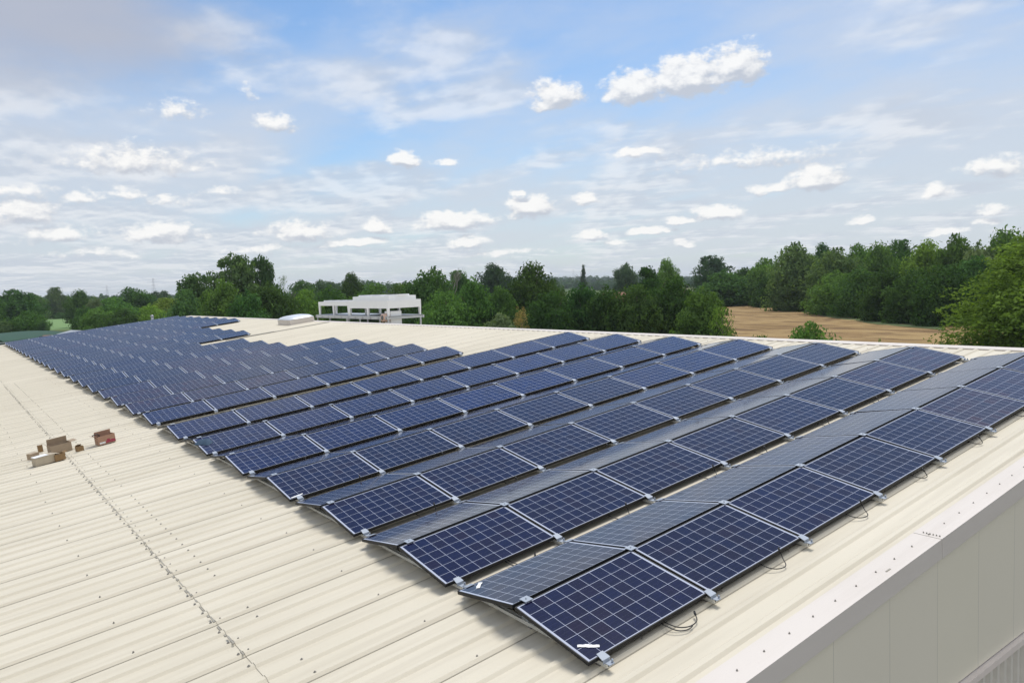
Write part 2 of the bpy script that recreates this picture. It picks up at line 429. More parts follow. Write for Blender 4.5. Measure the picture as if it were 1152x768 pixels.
mb=MB(); vs,fs=rib_sheet(-1.98,URID,.006); mb.add(vs,fs)
vs,fs=rib_sheet(UMIN,-1.90,0.0); mb.add(vs,fs)
# lap edge: the upper sheet's cut end
# far slope beyond the ridge
T2=-TH
def rp2(s,v,w=0):
    rx=rp(URID,0); return Vector((rx.x+s*math.cos(TH)+w*math.sin(TH), v, rx.z-s*math.sin(TH)+w*math.cos(TH)))
mb.add([tuple(rp2(0,V0)),tuple(rp2(22,V0)),tuple(rp2(22,V1)),tuple(rp2(0,V1))],[(0,1,2,3)])
# fascia thickness under the sheets
mb.add([tuple(rp(UMIN,V0,0)),tuple(rp(UMIN,V1,0)),tuple(rp(UMIN,V1,-.25)),tuple(rp(UMIN,V0,-.25))],[(0,1,2,3)])
roof=mb.build('roof',M['roof'],hall)
# seams: the narrow dark overlap gap beside every third rib
mb=MB(); k=0
while SEAM0+k*SP<V1:
    v=SEAM0+k*SP
    if v>V0+.2:
        for u0,u1,w in ((UMIN,-1.985,.004),(-1.98,URID-.02,.010)):
            a=v-.074; mb.add([tuple(rp(u0,a,w)),tuple(rp(u1,a,w)),tuple(rp(u1,a+.011,w)),tuple(rp(u0,a+.011,w))],[(0,1,2,3)])
    k+=1
mb.build('sheet_seam',M['seam'],hall)
# lap joint between the two lengths of sheet, with sealant, and screws
mb=MB(); g=random.Random(2)
v=V0+.1
while v<V1:
    ln=g.uniform(.05,.22)
    if g.random()<.75:
        r=(v-SEAM0)/(SP/3); fr=r-math.floor(r)
        on=min(fr,1-fr)<.2
        h=.033 if on else .009
        wd=g.uniform(.010,.022)
        mb.box(-1.995-wd/2,-1.995+wd/2,0,ln,h-.004,h+.001,0,Matrix.Translation((0,0,0)))
        # move to roof space
        for q in range(len(mb.v)-8,len(mb.v)):
            x,y,z=mb.v[q]; mb.v[q]=tuple(rp(x,v+y,z-.002))
    v+=ln+g.uniform(.01,.09)
mb.build('lap_joint',M['dirtstrip'],hall)
def screw(mb,u,v,w,r=.011):
    vs=[];n=6
    for zz,rr in ((0,r*1.5),(.004,r*1.5),(.005,r*.8),(.014,r*.7)):
        for q in range(n): vs.append(tuple(rp(u+rr*math.cos(6.283*q/n),v+rr*math.sin(6.283*q/n),w+zz)))
    fs=[(i*n+q,i*n+(q+1)%n,(i+1)*n+(q+1)%n,(i+1)*n+q) for i in range(3) for q in range(n)]+[tuple(3*n+q for q in range(n))]
    mb.add(vs,fs)
mb=MB()
k=0
while SEAM0+k*SP/3<34:
    c=SEAM0+k*SP/3
    if c>V0+.1:
        for du in (-2.03,-1.93) : 
            if k%3==0 or g.random()<.5: screw(mb,du,c+g.uniform(-.006,.006),.025,.011)
        if g.random()<.8: screw(mb,-1.63,c+g.uniform(-.01,.01),.029,.010)
        if k%3==0:
            for u in np.arange(-7.4,13.6,1.15):
                if abs(u+2)>.4: screw(mb,u+g.uniform(-.03,.03),c+g.uniform(-.006,.006),.029,.0075)
    k+=1
tag(mb.build('screw_head',M['screw'],hall),kind='stuff')
# verge flashing: top plate, drop face, bolts, one joint
VO=-1.03
mb=MB()
def slab(mb,u0,u1,v0,v1,w0,w1,mi=0):
    vs=[tuple(rp(u,v,w)) for w in (w0,w1) for v in (v0,v1) for u in (u0,u1)]
    mb.add(vs,[(0,2,3,1),(4,5,7,6),(0,1,5,4),(2,6,7,3),(0,4,6,2),(1,3,7,5)],mi)
JU=4.05
for (a,b_,e) in ((UMIN,JU+.03,0.),(JU,URID,.0025)):
    slab(mb,a,b_,VO-e,V0+.06,.038+e,.042+e)
    slab(mb,a,b_,VO-e,VO+.004-e,-.165-e,.038)
slab(mb,UMIN,URID,V0+.056,V0+.060,.008,.038)
mb.build('verge_flashing',M['flash'],hall)
mb=MB()
for u in np.arange(-7.6,13.8,.365): screw(mb,u,-.885,.043,.0065)
for q in range(6): screw(mb,JU+.05,VO+.04+q*.033,.045,.006)
tag(mb.build('flashing_bolt',M['screw'],hall),kind='stuff')
mb=MB(); slab(mb,JU-.004,JU,VO-.001,V0+.05,.0425,.0445); slab(mb,3.05,3.13,-.96,-.945,.0425,.047)
mb.build('joint_sealant',M['dirtstrip'],hall)
# ridge cap, far verge cap
mb=MB(); slab(mb,URID-.28,URID,V0+.07,V1,.007,.036); 
mb.build('ridge_cap',M['flash'],hall)
mb=MB(); slab(mb,UMIN,URID,V1,V1+.25,-.2,.05); mb.build('far_verge_cap',M['flash'],hall)
# walls
def zroof(x): 
    xr=rp(URID,0).x; return Z0+ (x*math.tan(TH) if x<=xr else xr*math.tan(TH)-(x-xr)*math.tan(TH))
xL,xR,xr=rp(UMIN,0).x, rp2(22,0).x, rp(URID,0).x
WY=VO+.030; ZC=Z0-1.26
mb=MB()
def gable(mb,y,inward=1):
    mb.add([(xL,y,ZC),(xR,y,ZC),(xR,y,zroof(xR)-.05),(xr,y,zroof(xr)-.05),(xL,y,zroof(xL)-.05)],[(0,1,2,3,4)])
gable(mb,WY); gable(mb,V1+.02)
mb.add([(xL+.05,WY,0),(xL+.05,V1,0),(xL+.05,V1,zroof(xL)-.05),(xL+.05,WY,zroof(xL)-.05)],[(0,1,2,3)])
mb.add([(xR-.05,WY,0),(xR-.05,V1,0),(xR-.05,V1,zroof(xR)-.05),(xR-.05,WY,zroof(xR)-.05)],[(0,1,2,3)])
mb.build('wall',M['wall'],hall)
mb=MB()
mb.box(xL,xR,VO-.035,WY+.02,ZC-.03,ZC-.012)
mb.box(xL,xR,VO-.035,VO-.031,ZC-.085,ZC-.03)
mb.build('drip_cap',M['cap'],hall)
mb=MB(); pr=[]; x=xL
vs=[];n=0
while x<xR:
    pr+=[(x,WY+.03),(x+.05,WY+.03),(x+.075,WY-.01),(x+.125,WY-.01),(x+.15,WY+.03)]; x+=.2
for z in (0,ZC-.09):
    for a,b_ in pr: vs.append((a,b_,z))
n=len(pr); mb.add(vs,[(i,i+1,n+i+1,n+i) for i in range(n-1)])
mb.build('plinth_cladding',M['plinth'],hall)
MB().add([(xL,V1+.02,0),(xR,V1+.02,0),(xR,V1+.02,ZC),(xL,V1+.02,ZC)],[(0,1,2,3)]).build('plinth_cladding',M['plinth'],hall)
# dark expansion joint across the roof near the skylight
mb=MB(); slab(mb,8.0,URID-.3,36.25,36.42,.006,.045); slab(mb,8.6,10.6,36.15,36.5,.045,.060)
mb.build('expansion_joint',M['dirtstrip'],hall)

# ------------------------------------------------------------------ solar panels
P,TAU,G,H0=2.226,0.1728,0.0446,0.12
def brk(k): return (.38 if k>=7 else 0)+(.42 if k>=14 else 0)+(.28 if k>=16 else 0)+(.42 if k>=21 else 0)
def ncol(k):
    if k<7: return 8
    if k<12: return 6
    if k<15: return 5
    if k==15: return 4
    if k<21: return 6
    return 8
NROW=29
mb=MB()
e,fw,t=.0,.011,.036
for (x0,x1,y0,y1) in ((0,ML,0,fw),(0,ML,MWD-fw,MWD),(0,fw,fw,MWD-fw),(ML-fw,ML,fw,MWD-fw)):
    mb.box(x0,x1,y0,y1,-t,0)
frame_me=mb.mesh('panel_frame',M['black'])
mb=MB(); mb.box(fw,ML-fw,fw,MWD-fw,-.009,-.003); pv_me=mb.mesh('panel_laminate',M['pv'])
mb=MB(); mb.box(fw,ML-fw,fw,MWD-fw,-.016,-.0095); mb.box(ML*.46,ML*.54,MWD-.22,MWD-.1,-.035,-.016); back_me=mb.mesh('panel_back',M['black'])
ORD=['','first','second','third','fourth','fifth','sixth','seventh','eighth','ninth','tenth','eleventh','twelfth','thirteenth','fourteenth','fifteenth','sixteenth','seventeenth','eighteenth','nineteenth','twentieth']
def ordn(i):
    if i<=20: return ORD[i]
    return 'twenty-'+ORD[i-20]
def rowname(k): return 'nearest row' if k==0 else ordn(k+1)+' row from the near edge'
def colname(i,n):
    if i==0: return 'leftmost'
    if i==n-1: return 'rightmost'
    return ordn(i+1)+' from left'
def panel(u,v,w,tilt,label,group,plum=False,blue=False):
    t=empty('solar_panel',rp(u,v,w),(tilt,-TH,0)); tag(t,label,'solar panel',group)
    link('frame',frame_me,t); lam=link('laminate',pv_me,t); link('backsheet',back_me,t)
    if plum: lam.color=(3.2,2.0,1.05,1)  # cloud and grazing sky glare painted into the cell colour
    elif blue: lam.color=(.95,1.9,1.9,1)  # blue sky reflection painted into the cell colour
    return t
PAN={}
GF='dark blue solar panels tilted towards the camera'; GB='solar panels tilted away from the camera'
for k in range(NROW):
    n=ncol(k); v=k*P+brk(k)
    for i in range(n):
        jit=random.uniform(-.004,.004)
        PAN['F',k,i]=panel(i*PU+.006,v,H0,TAU+random.uniform(-.006,.006),'blue solar panel facing the camera, %s, %s'%(colname(i,n),rowname(k)),GF,(k==0 and i>=5) or (k==1 and i>=6) or (k in (8,9,10) and i<3 and (k+i)%4<3) or (k in (11,12) and 2<=i<5) or (k>16 and (k*7+i*3)%5==0),4<=k<=7 or (k==3 and i>4))
        if k<=7 or i in (0,n-1):
            PAN['B',k,i]=panel(i*PU+.006,v+MWD*math.cos(TAU)+G,H0+MWD*math.sin(TAU),-TAU+random.uniform(-.006,.006),
               ('greyish panel sloping away, %s, behind the %s'%(colname(i,n),rowname(k))),GB)
# marks stuck to a few panels
def tape(key,x,y,l,w_,a,mat='tape',name='tape_strip'):
    mb=MB(); n=8; vs=[]
    for i in range(n+1):
        for j in (0,1): vs.append((l*(i/n-.5),w_*(j-.5)+random.uniform(-.004,.004),.0005+random.uniform(0,.004)))
    mb.add(vs,[(2*i,2*i+2,2*i+3,2*i+1) for i in range(n)]); o=mb.build(name,M[mat],PAN[key])
    o.location=(x,y,.0); o.rotation_euler=(0,0,a); return o
tape(('F',0,0),0.145,.155,.19,.034,-.71); PAN['F',0,0]['label']='leftmost nearest panel, white tape strip near its lower left corner'
tape(('B',0,0),.20,.87,.17,.045,.80); PAN['B',0,0]['label']='greyish nearest panel sloping away with a short white tape strip'
tape(('F',3,0),.14,.05,.20,.030,.15); PAN['F',3,0]['label']='leftmost panel of the fourth row, white tape by its lower clamp'
M['stain']=simple('blue_cloth',(.015,.045,.085),.8,var=.3,scale=14)
mb=MB(); g=random.Random(9); vs=[(0,0,.03)]
for r in (1,2):
    for q in range(12):
        a=6.283*q/12; rr=r*.5*(1+g.uniform(-.25,.25)); vs.append((rr*math.cos(a)*.17,rr*math.sin(a)*.20,.05*(2-r)*g.uniform(.3,1.2)+.002))
fs=[(0,1+q,1+(q+1)%12) for q in range(12)]+[(1+q,13+q,13+(q+1)%12,1+(q+1)%12) for q in range(12)]
o=mb.add(vs,fs,0,True).build('cloth',M['stain']); o.matrix_world=Matrix.Translation(rp(.16,5*P+.66,H0+.67*math.sin(TAU)))@Matrix.Rotation(-TH,4,'Y')@Matrix.Rotation(TAU,4,'X')
tag(o,'crumpled blue cloth lying on the left end panel of the sixth row','cloth')

# mounting frames: rail, ridge plate, clamps, feet
LC=MWD*math.cos(TAU); LS=MWD*math.sin(TAU); TENT=2*LC+G
def part_meshes():
    d={}
    d['base_rail']=MB().box(-.024,-.010,-.07,P-.071,.040,.072).box(.010,.024,-.07,P-.071,.040,.072).box(-.024,.024,-.07,P-.071,.036,.040).mesh('base_rail',M['rail'])
    # sloped carriers under the module joint
    mb=MB()
    for s in (0,1):
        Mt=Matrix.Translation((0,0 if s==0 else LC+G,H0+(0 if s==0 else LS)))@Matrix.Rotation(TAU if s==0 else -TAU,4,'X')
        mb.box(-.022,.022,.02,MWD-.02,-.062,-.037,0,Mt)
    d['slope_rail']=mb.mesh('slope_rail',M['rail'])
    mb=MB(); yc=LC+G/2
    mb.box(-.004,.004,yc-.10,yc+.10,.072,H0+LS-.07); mb.box(-.02,.02,yc-.012,yc+.012,.072,H0+LS-.04); mb.box(-.02,.02,yc-.10,yc-.085,.072,H0+LS-.085)
    d['ridge_post']=mb.mesh('ridge_post',M['galv'])
    mb=MB(); mb.add([(-.045,-.05,H0-.012),(.045,-.05,H0-.012),(.036,.028,H0+.014),(-.036,.028,H0+.014),
                     (-.045,-.05,H0-.016),(.045,-.05,H0-.016),(.036,.028,H0+.0095),(-.036,.028,H0+.0095)],[(0,1,2,3),(7,6,5,4),(0,4,5,1),(1,5,6,2),(2,6,7,3),(3,7,4,0)])
    mb.box(-.04,.04,-.053,-.049,.072,H0-.012); mb.box(-.025,.035,-.11,-.053,.072,.080); mb.tube([(.03,-.09,.08),(.03,-.09,.105)],.010,6)
    d['low_clamp']=mb.mesh('low_clamp',M['clamp'])
    mb=MB(); mb.add([(x*.055,y,z) for z in (H0+TENTZ(0),) for (x,y) in ((-1,0),(1,0),(1,1),(-1,1))],[(0,1,2,3)]) if False else None
    mb=MB(); zt=H0+LS+.004
    mb.box(-.045,.045,LC-.028,LC+G+.028,zt,zt+.005); mb.tube([(0,LC+G/2,zt),(0,LC+G/2,zt+.014)],.009,6)
    d['ridge_clamp']=mb.mesh('ridge_clamp',M['clamp'])
    mb=MB(); mb.add([(-.05,TENT-.035,H0+.012),(.05,TENT-.035,H0+.012),(.055,TENT+.055,H0-.014),(-.055,TENT+.055,H0-.014)],[(0,1,2,3)]); mb.box(-.05,.05,TENT+.052,TENT+.056,.072,H0-.012)
    d['rear_clamp']=mb.mesh('rear_clamp',M['clamp'])
    mb=MB(); mb.box(-.035,.035,.02,.075,.0265,.036); mb.tube([(.045,.045,.027),(.045,.045,.072)],.010,6); mb.tube([(.045,.045,.05),(.045,.045,.060)],.017,6)
    d['rail_foot']=mb.mesh('rail_foot',M['foot'])
    return d
PM=part_meshes()
allp=MB()
def frame_thing(k,i,n):
    v=k*P+brk(k); u=i*PU
    if i==0: u+=.16
    elif i==n: u-=.14
    t=empty('mounting_frame',rp(u,v,0),(0,-TH,0))
    where='left end' if i==0 else ('right end' if i==n else 'join after the %s panel'%ordn(i))
    tag(t,'rail and clamps at the %s, %s'%(where,rowname(k)),'mounting rail','metal rails and clamps holding the panels')
    for nm in ('base_rail','slope_rail','ridge_post','low_clamp','ridge_clamp'): link(nm,PM[nm],t)
    if k<7 or i in (0,n): link('rear_clamp',PM['rear_clamp'],t)
    if k<7 or i in (0,n):
        for y in (.0,1.0):
            o=link('rail_foot',PM['rail_foot'],t)
            # sit on the nearest rib
            r=round((v+y-SEAM0)/(SP/3)); o.location=(0,SEAM0+r*SP/3-v-.045,0)
for k in range(NROW):
    n=ncol(k)
    for i in range(n+1): frame_thing(k,i,n)

# loose cables with plugs below the lower panel edges
def cable(k,u,kind,label):
    v=k*P+brk(k); g=random.Random(int(u*100)+k*7)
    a=[(0,.10,.085),(.01,.0,.07),(.05,-.10,.045),(.14,-.16,.036),(.25,-.15,.036),(.31,-.09,.05)]
    if kind==1: a=[(0,.06,.09),(.03,-.06,.05),(.10,-.13,.036),(.20,-.14,.036),(.27,-.06,.07),(.28,-.03,.12)]
    if kind==2: a=[(0,.08,.09),(-.02,-.03,.06),(.04,-.10,.040),(.12,-.11,.040),(.14,-.07,.09)]
    pts=[]
    for i in range(len(a)-1):
        p0,p1,p2,p3=[Vector(a[max(0,min(len(a)-1,i+j))]) for j in (-1,0,1,2)]
        for s in range(6):
            t=s/6; pts.append(.5*((2*p1)+(-p0+p2)*t+(2*p0-5*p1+4*p2-p3)*t*t+(-p0+3*p1-3*p2+p3)*t**3))
    pts.append(Vector(a[-1]))
    c=empty('cable',rp(u,v,0),(0,-TH,0)); tag(c,label,'cable','loose black cables at the panel edges')
    MB().tube(pts,.0055,6).build('wire',M['rubber'],c)
    d=(pts[-1]-pts[-3]).normalized(); MB().tube([pts[-1],pts[-1]+d*.02,pts[-1]+d*.05],[.010,.012,.009],7).build('plug',M['rubber'],c)
    if kind==0:
        p2=[p*.8+Vector((-.03,-.05,.005)) for p in pts[:-6]]; MB().tube(p2,.0055,6).build('wire',M['rubber'],c)
for k,u,kd,nm in ((0,.95,0,'nearest panel'),(0,2.42,1,'second panel of the nearest row'),(0,4.05,1,'third panel of the nearest row'),(0,5.65,2,'fourth panel of the nearest row'),(0,7.3,2,'fifth panel of the nearest row'),(0,8.9,2,'sixth panel of the nearest row'),
      (1,.85,0,'first panel of the second row'),(1,2.45,1,'second panel of the second row'),(1,4.2,1,'third panel of the second row'),(1,5.5,2,'fourth panel of the second row'),(1,7.2,2,'fifth panel of the second row'),(1,8.8,2,'sixth panel of the second row'),
      (2,.95,1,'first panel of the third row'),(2,2.5,2,'second panel of the third row'),(2,4.4,2,'third panel of the third row'),(3,.9,1,'first panel of the fourth row'),(3,2.6,2,'second panel of the fourth row'),(4,1.0,2,'first panel of the fifth row')):
    cable(k,u,kd,'loose black cable with plug hanging below the '+nm)

# ------------------------------------------------------------------ cardboard boxes on the sheets
def uv(px,py,w=0.):
    """roof point under a photo pixel"""
    r=RY.to_3x3().transposed() @ ray(px,py); t=(w-CAMR[2])/r.z; return CAMR[0]+r.x*t, CAMR[1]+r.y*t
def carton(px,py,sx,sy,sz,rz,label,mat='card',open_=False,flaps=(),lid=None,w0=.028,tilt=0.):
    sx,sy,sz=sx*.70,sy*.70,sz*.66
    u,v=uv(px,py,w0); t=empty('cardboard_box',rp(u,v,w0),(0,-TH,0)); t.matrix_world=Matrix.Translation(rp(u,v,w0))@Matrix.Rotation(-TH,4,'Y')@Matrix.Rotation(rz,4,'Z')@Matrix.Rotation(tilt,4,'X')
    tag(t,label,'cardboard box','cardboard boxes left on the roof')
    m=M[mat]; q=.008; mb=MB()
    x,y=sx/2,sy/2
    mb.box(-x,x,-y,-y+q,0,sz).box(-x,x,y-q,y,0,sz).box(-x,-x+q,-y+q,y-q,0,sz).box(x-q,x,-y+q,y-q,0,sz).box(-x+q,x-q,-y+q,y-q,0,q)
    if not open_: mb.box(-x,x,-y,y,sz,sz+.006)
    mb.build('carton',[m],t)
    if not open_: MB().box(-x+.01,x-.01,-.025,.025,sz+.0062,sz+.0075).build('packing_tape',M['card2'],t)
    for side,ang in flaps:
        l=sy*.45 if side in 'fb' else sx*.3
        if side in 'fb': Mt=Matrix.Translation((0,-y if side=='f' else y,sz))@Matrix.Rotation(ang if side=='b' else -ang,4,'X'); f=MB().box(-x+.01,x-.01,-.003,.003,0,l,0,Mt)
        else: Mt=Matrix.Translation((-x if side=='l' else x,0,sz))@Matrix.Rotation(-ang if side=='l' else ang,4,'Y'); f=MB().box(-.003,.003,-y+.01,y-.01,0,l,0,Mt)
        f.build('flap',M[mat],t)
    return t
b=carton(68,508,.62,.42,.30,.15,'largest open tan carton with raised flaps behind the others','card',True,(('b',.25),('l',.9),('r',1.5)))
b=carton(50,521,.56,.34,.26,.25,'front tan carton with a pale flattened top','card2',False,(('r',1.9),))
MB().box(-.21,.07,-.13,.085,.182,.190).build('paper_sheet',M['paperw'],b)
carton(38,516,.26,.24,.20,.5,'small tan carton at the left end of the pile','card')
carton(46,508,.14,.12,.24,.1,'small upright brown carton standing behind the front one','card3')
carton(67,517,.30,.26,.22,.2,'dark brown open carton squeezed between the front and the large one','card3',True,(('r',1.2),))
carton(90,507,.20,.17,.17,.3,'little grey brown carton lying alone right of the pile','card3',True,(('b',.8),))
b=carton(119,498,.55,.30,.30,.22,'orange carton with red print and open black flaps, apart from the pile','cardred',True,(('l',1.2),('b',.15)))
mb=MB(); mb.add([(-.04,-.1065,.02),(.09,-.1065,.02),(.07,-.1065,.10),(.01,-.1065,.11)],[(0,1,2,3)]); mb.add([(.09,-.107,.015),(.185,-.107,.015),(.185,-.107,.07),(.09,-.107,.085)],[(0,1,2,3)]); mb.build('red_print',M['red'],b)
MB().box(-.17,-.04,-.108,-.106,.02,.06).build('white_print',M['paperw'],b)
MB().tube([(-.19,.0,.18),(-.27,-.02,.25),(-.15,-.02,.26),(-.10,0,.21),(-.19,.0,.18)],.014,6).build('black_strap',M['blackp'],b)

# ------------------------------------------------------------------ skylight and vent pipe
u0,v0=13.2,39.7
sk=empty('skylight',rp(u0,v0),(0,-TH,0)); tag(sk,'low domed skylight on a cream kerb by the ridge','skylight')
MB().box(-.75,.75,-1.0,1.0,.0,.33).build('kerb',M['flash'],sk,bevel=.02)
mb=MB(); vs=[];fs=[];na,nb=10,14
for j in range(nb+1):
    for i in range(na+1):
        x=-1+2*i/na;y=-1+2*j/nb; z=.33+.17*max(0,(1-x**4))**.5*max(0,(1-y**4))**.5
        vs.append((x*.77,y*1.02,z))
fs=[(j*(na+1)+i,j*(na+1)+i+1,(j+1)*(na+1)+i+1,(j+1)*(na+1)+i) for j in range(nb) for i in range(na)]
mb.add(vs,fs,0,True).build('dome',M['dome'],sk)
pt=empty('vent_pipe',rp(10.75,66.0),(0,0,0)); tag(pt,'thin grey vent pipe rising at the far end of the roof','vent pipe')
MB().tube([(0,0,-.1),(0,0,.52)],.10,12).build('pipe',M['galv'],pt)
MB().tube([(0,0,.52),(0,0,.58),(0,0,.64)],[.14,.15,.04],12).build('cowl',M['galv'],pt)

# ------------------------------------------------------------------ cooling units on the steel platform beyond the ridge
def ptx(px,py,X):
    r=ray(px,py); t=(X-CAMW.x)/r.x; return CAMW+r*t
XF=21.5                                   # world x of the left-facing front
ca=ptx(437,362,XF); cb=ptx(393,362,XF); cc=ptx(358,362,XF); zt=ptx(437,338,XF).z; zb=ptx(437,347,XF).z
zp=ptx(437,356,XF).z
r=ray(474,350); tt=(ca.y-CAMW.y)/r.y; XR=(CAMW+r*tt).x
zr=lambda x: rp2(x-rp(URID,0).x,0).z
pf=empty('steel_platform',(XF,ca.y,zr(XF))); tag(pf,'galvanised steel platform on posts carrying the white cooling units','platform')
y0,y1=ca.y,cc.y
mb=MB(); z=zp-pf.location.z
for a in (-.15,XR-XF+.05): mb.box(a,a+.12,-.1,y1-y0+.1,z-.22,z-.02)
nb_=10
for q in range(nb_+1):
    yy=(y1-y0)*q/nb_; mb.box(-.15,XR-XF+.1,yy-.05,yy+.05,z-.20,z-.06)
mb.build('beams',M['galv'],pf)
mb=MB(); mb.box(-.12,XR-XF+.08,-.05,y1-y0+.05,z-.02,z+.01); mb.build('grating',M['galv'],pf)
for yy in (0,(cb.y-y0)*.5,cb.y-y0,(y1-y0)*.8,y1-y0):
    for xx in (0,XR-XF-.1): MB().box(xx-.05,xx+.05,yy-.05,yy+.05,zr(XF+xx)-pf.location.z-.02,z-.20).build('post',M['galv'],pf)
def cooler(x0,x1,ya,yb,zleg,zbot,ztop,label,fans,deck):
    t=empty('cooling_unit',(x0,ya,zleg)); tag(t,label,'cooling unit','white cooling units beyond the ridge')
    w_,l=x1-x0,yb-ya; zb_,zt_=zbot-zleg,ztop-zleg
    mb=MB(); 
    for a,b2,c_,d_ in ((0,w_,0,.04),(0,w_,l-.04,l),(0,.04,.04,l-.04),(w_-.04,w_,.04,l-.04)): mb.box(a,b2,c_,d_,zb_,zt_)
    mb.box(.04,w_-.04,.04,l-.04,zt_-.06,zt_-.02)
    mb.build('housing',M['white'],t)
    MB().box(.05,w_-.05,.05,l-.05,zb_+.05,zb_+.15).build('coil',M['grille'],t)
    if deck: MB().box(.25,w_-.25,.25,l-.3,zt_-.018,zt_+.30).build('fan_deck',M['white'],t,bevel=.01); zt_+=.30
    for q in range(fans):
        yy=l*(q+.5)/fans; ff=MB().tube([(w_/2,yy,zt_-.015),(w_/2,yy,zt_+.10)],min(w_*.36,l/fans*.42),18).build('fan_shroud',M['white'],t)
        MB().tube([(w_/2,yy,zt_+.102),(w_/2,yy,zt_+.112)],min(w_*.30,l/fans*.35),18).build('fan_guard',M['grille'],ff)
    for xx in (.08,w_-.08):
        for yy in (.10,l/2,l-.10): 
            mb=MB(); 
            mb.add([(xx-.05,yy-.09,0),(xx+.05,yy-.09,0),(xx+.05,yy+.09,0),(xx-.05,yy+.09,0),(xx-.06,yy-.13,zb_),(xx+.06,yy-.13,zb_),(xx+.06,yy+.13,zb_),(xx-.06,yy+.13,zb_)],[(3,2,1,0),(4,5,6,7),(0,1,5,4),(1,2,6,5),(2,3,7,6),(3,0,4,7)])
            mb.build('leg',M['white'],t)
    return t
cooler(XF,XR,ca.y,cb.y,zp+.01,zb,zt,'larger right hand white cooling unit with raised fan deck',3,True)
cooler(XF+.1,XR-1.0,cb.y+.25,cc.y,zp+.01,ptx(375,344,XF).z,ptx(375,339.5,XF).z,'smaller left hand white cooling unit with low fans on slim legs',4,False)
# pump cabinet with copper pipe bend below the large unit
c0=ptx(447,362,XF+.3)
cbx=empty('pump_cabinet',(c0.x,ca.y+.5,zr(c0.x))); tag(cbx,'pale cabinet with round pink pipe end under the large cooling unit','cabinet')
hh=ptx(440,350,XF+.3).z-zr(c0.x)
MB().box(0,.9,-.3,.6,0,hh).build('cabinet',M['white'],cbx,bevel=.02)
MB().tube([(-.5,0,hh-.45),(-.2,0,hh-.45),(.05,0,hh-.45)],.30,14).build('pipe',M['pipe'],cbx)
MB().tube([(-.52,0,hh-.45),(-.505,0,hh-.45)],.18,12).build('pipe_opening',M['grille'],cbx)

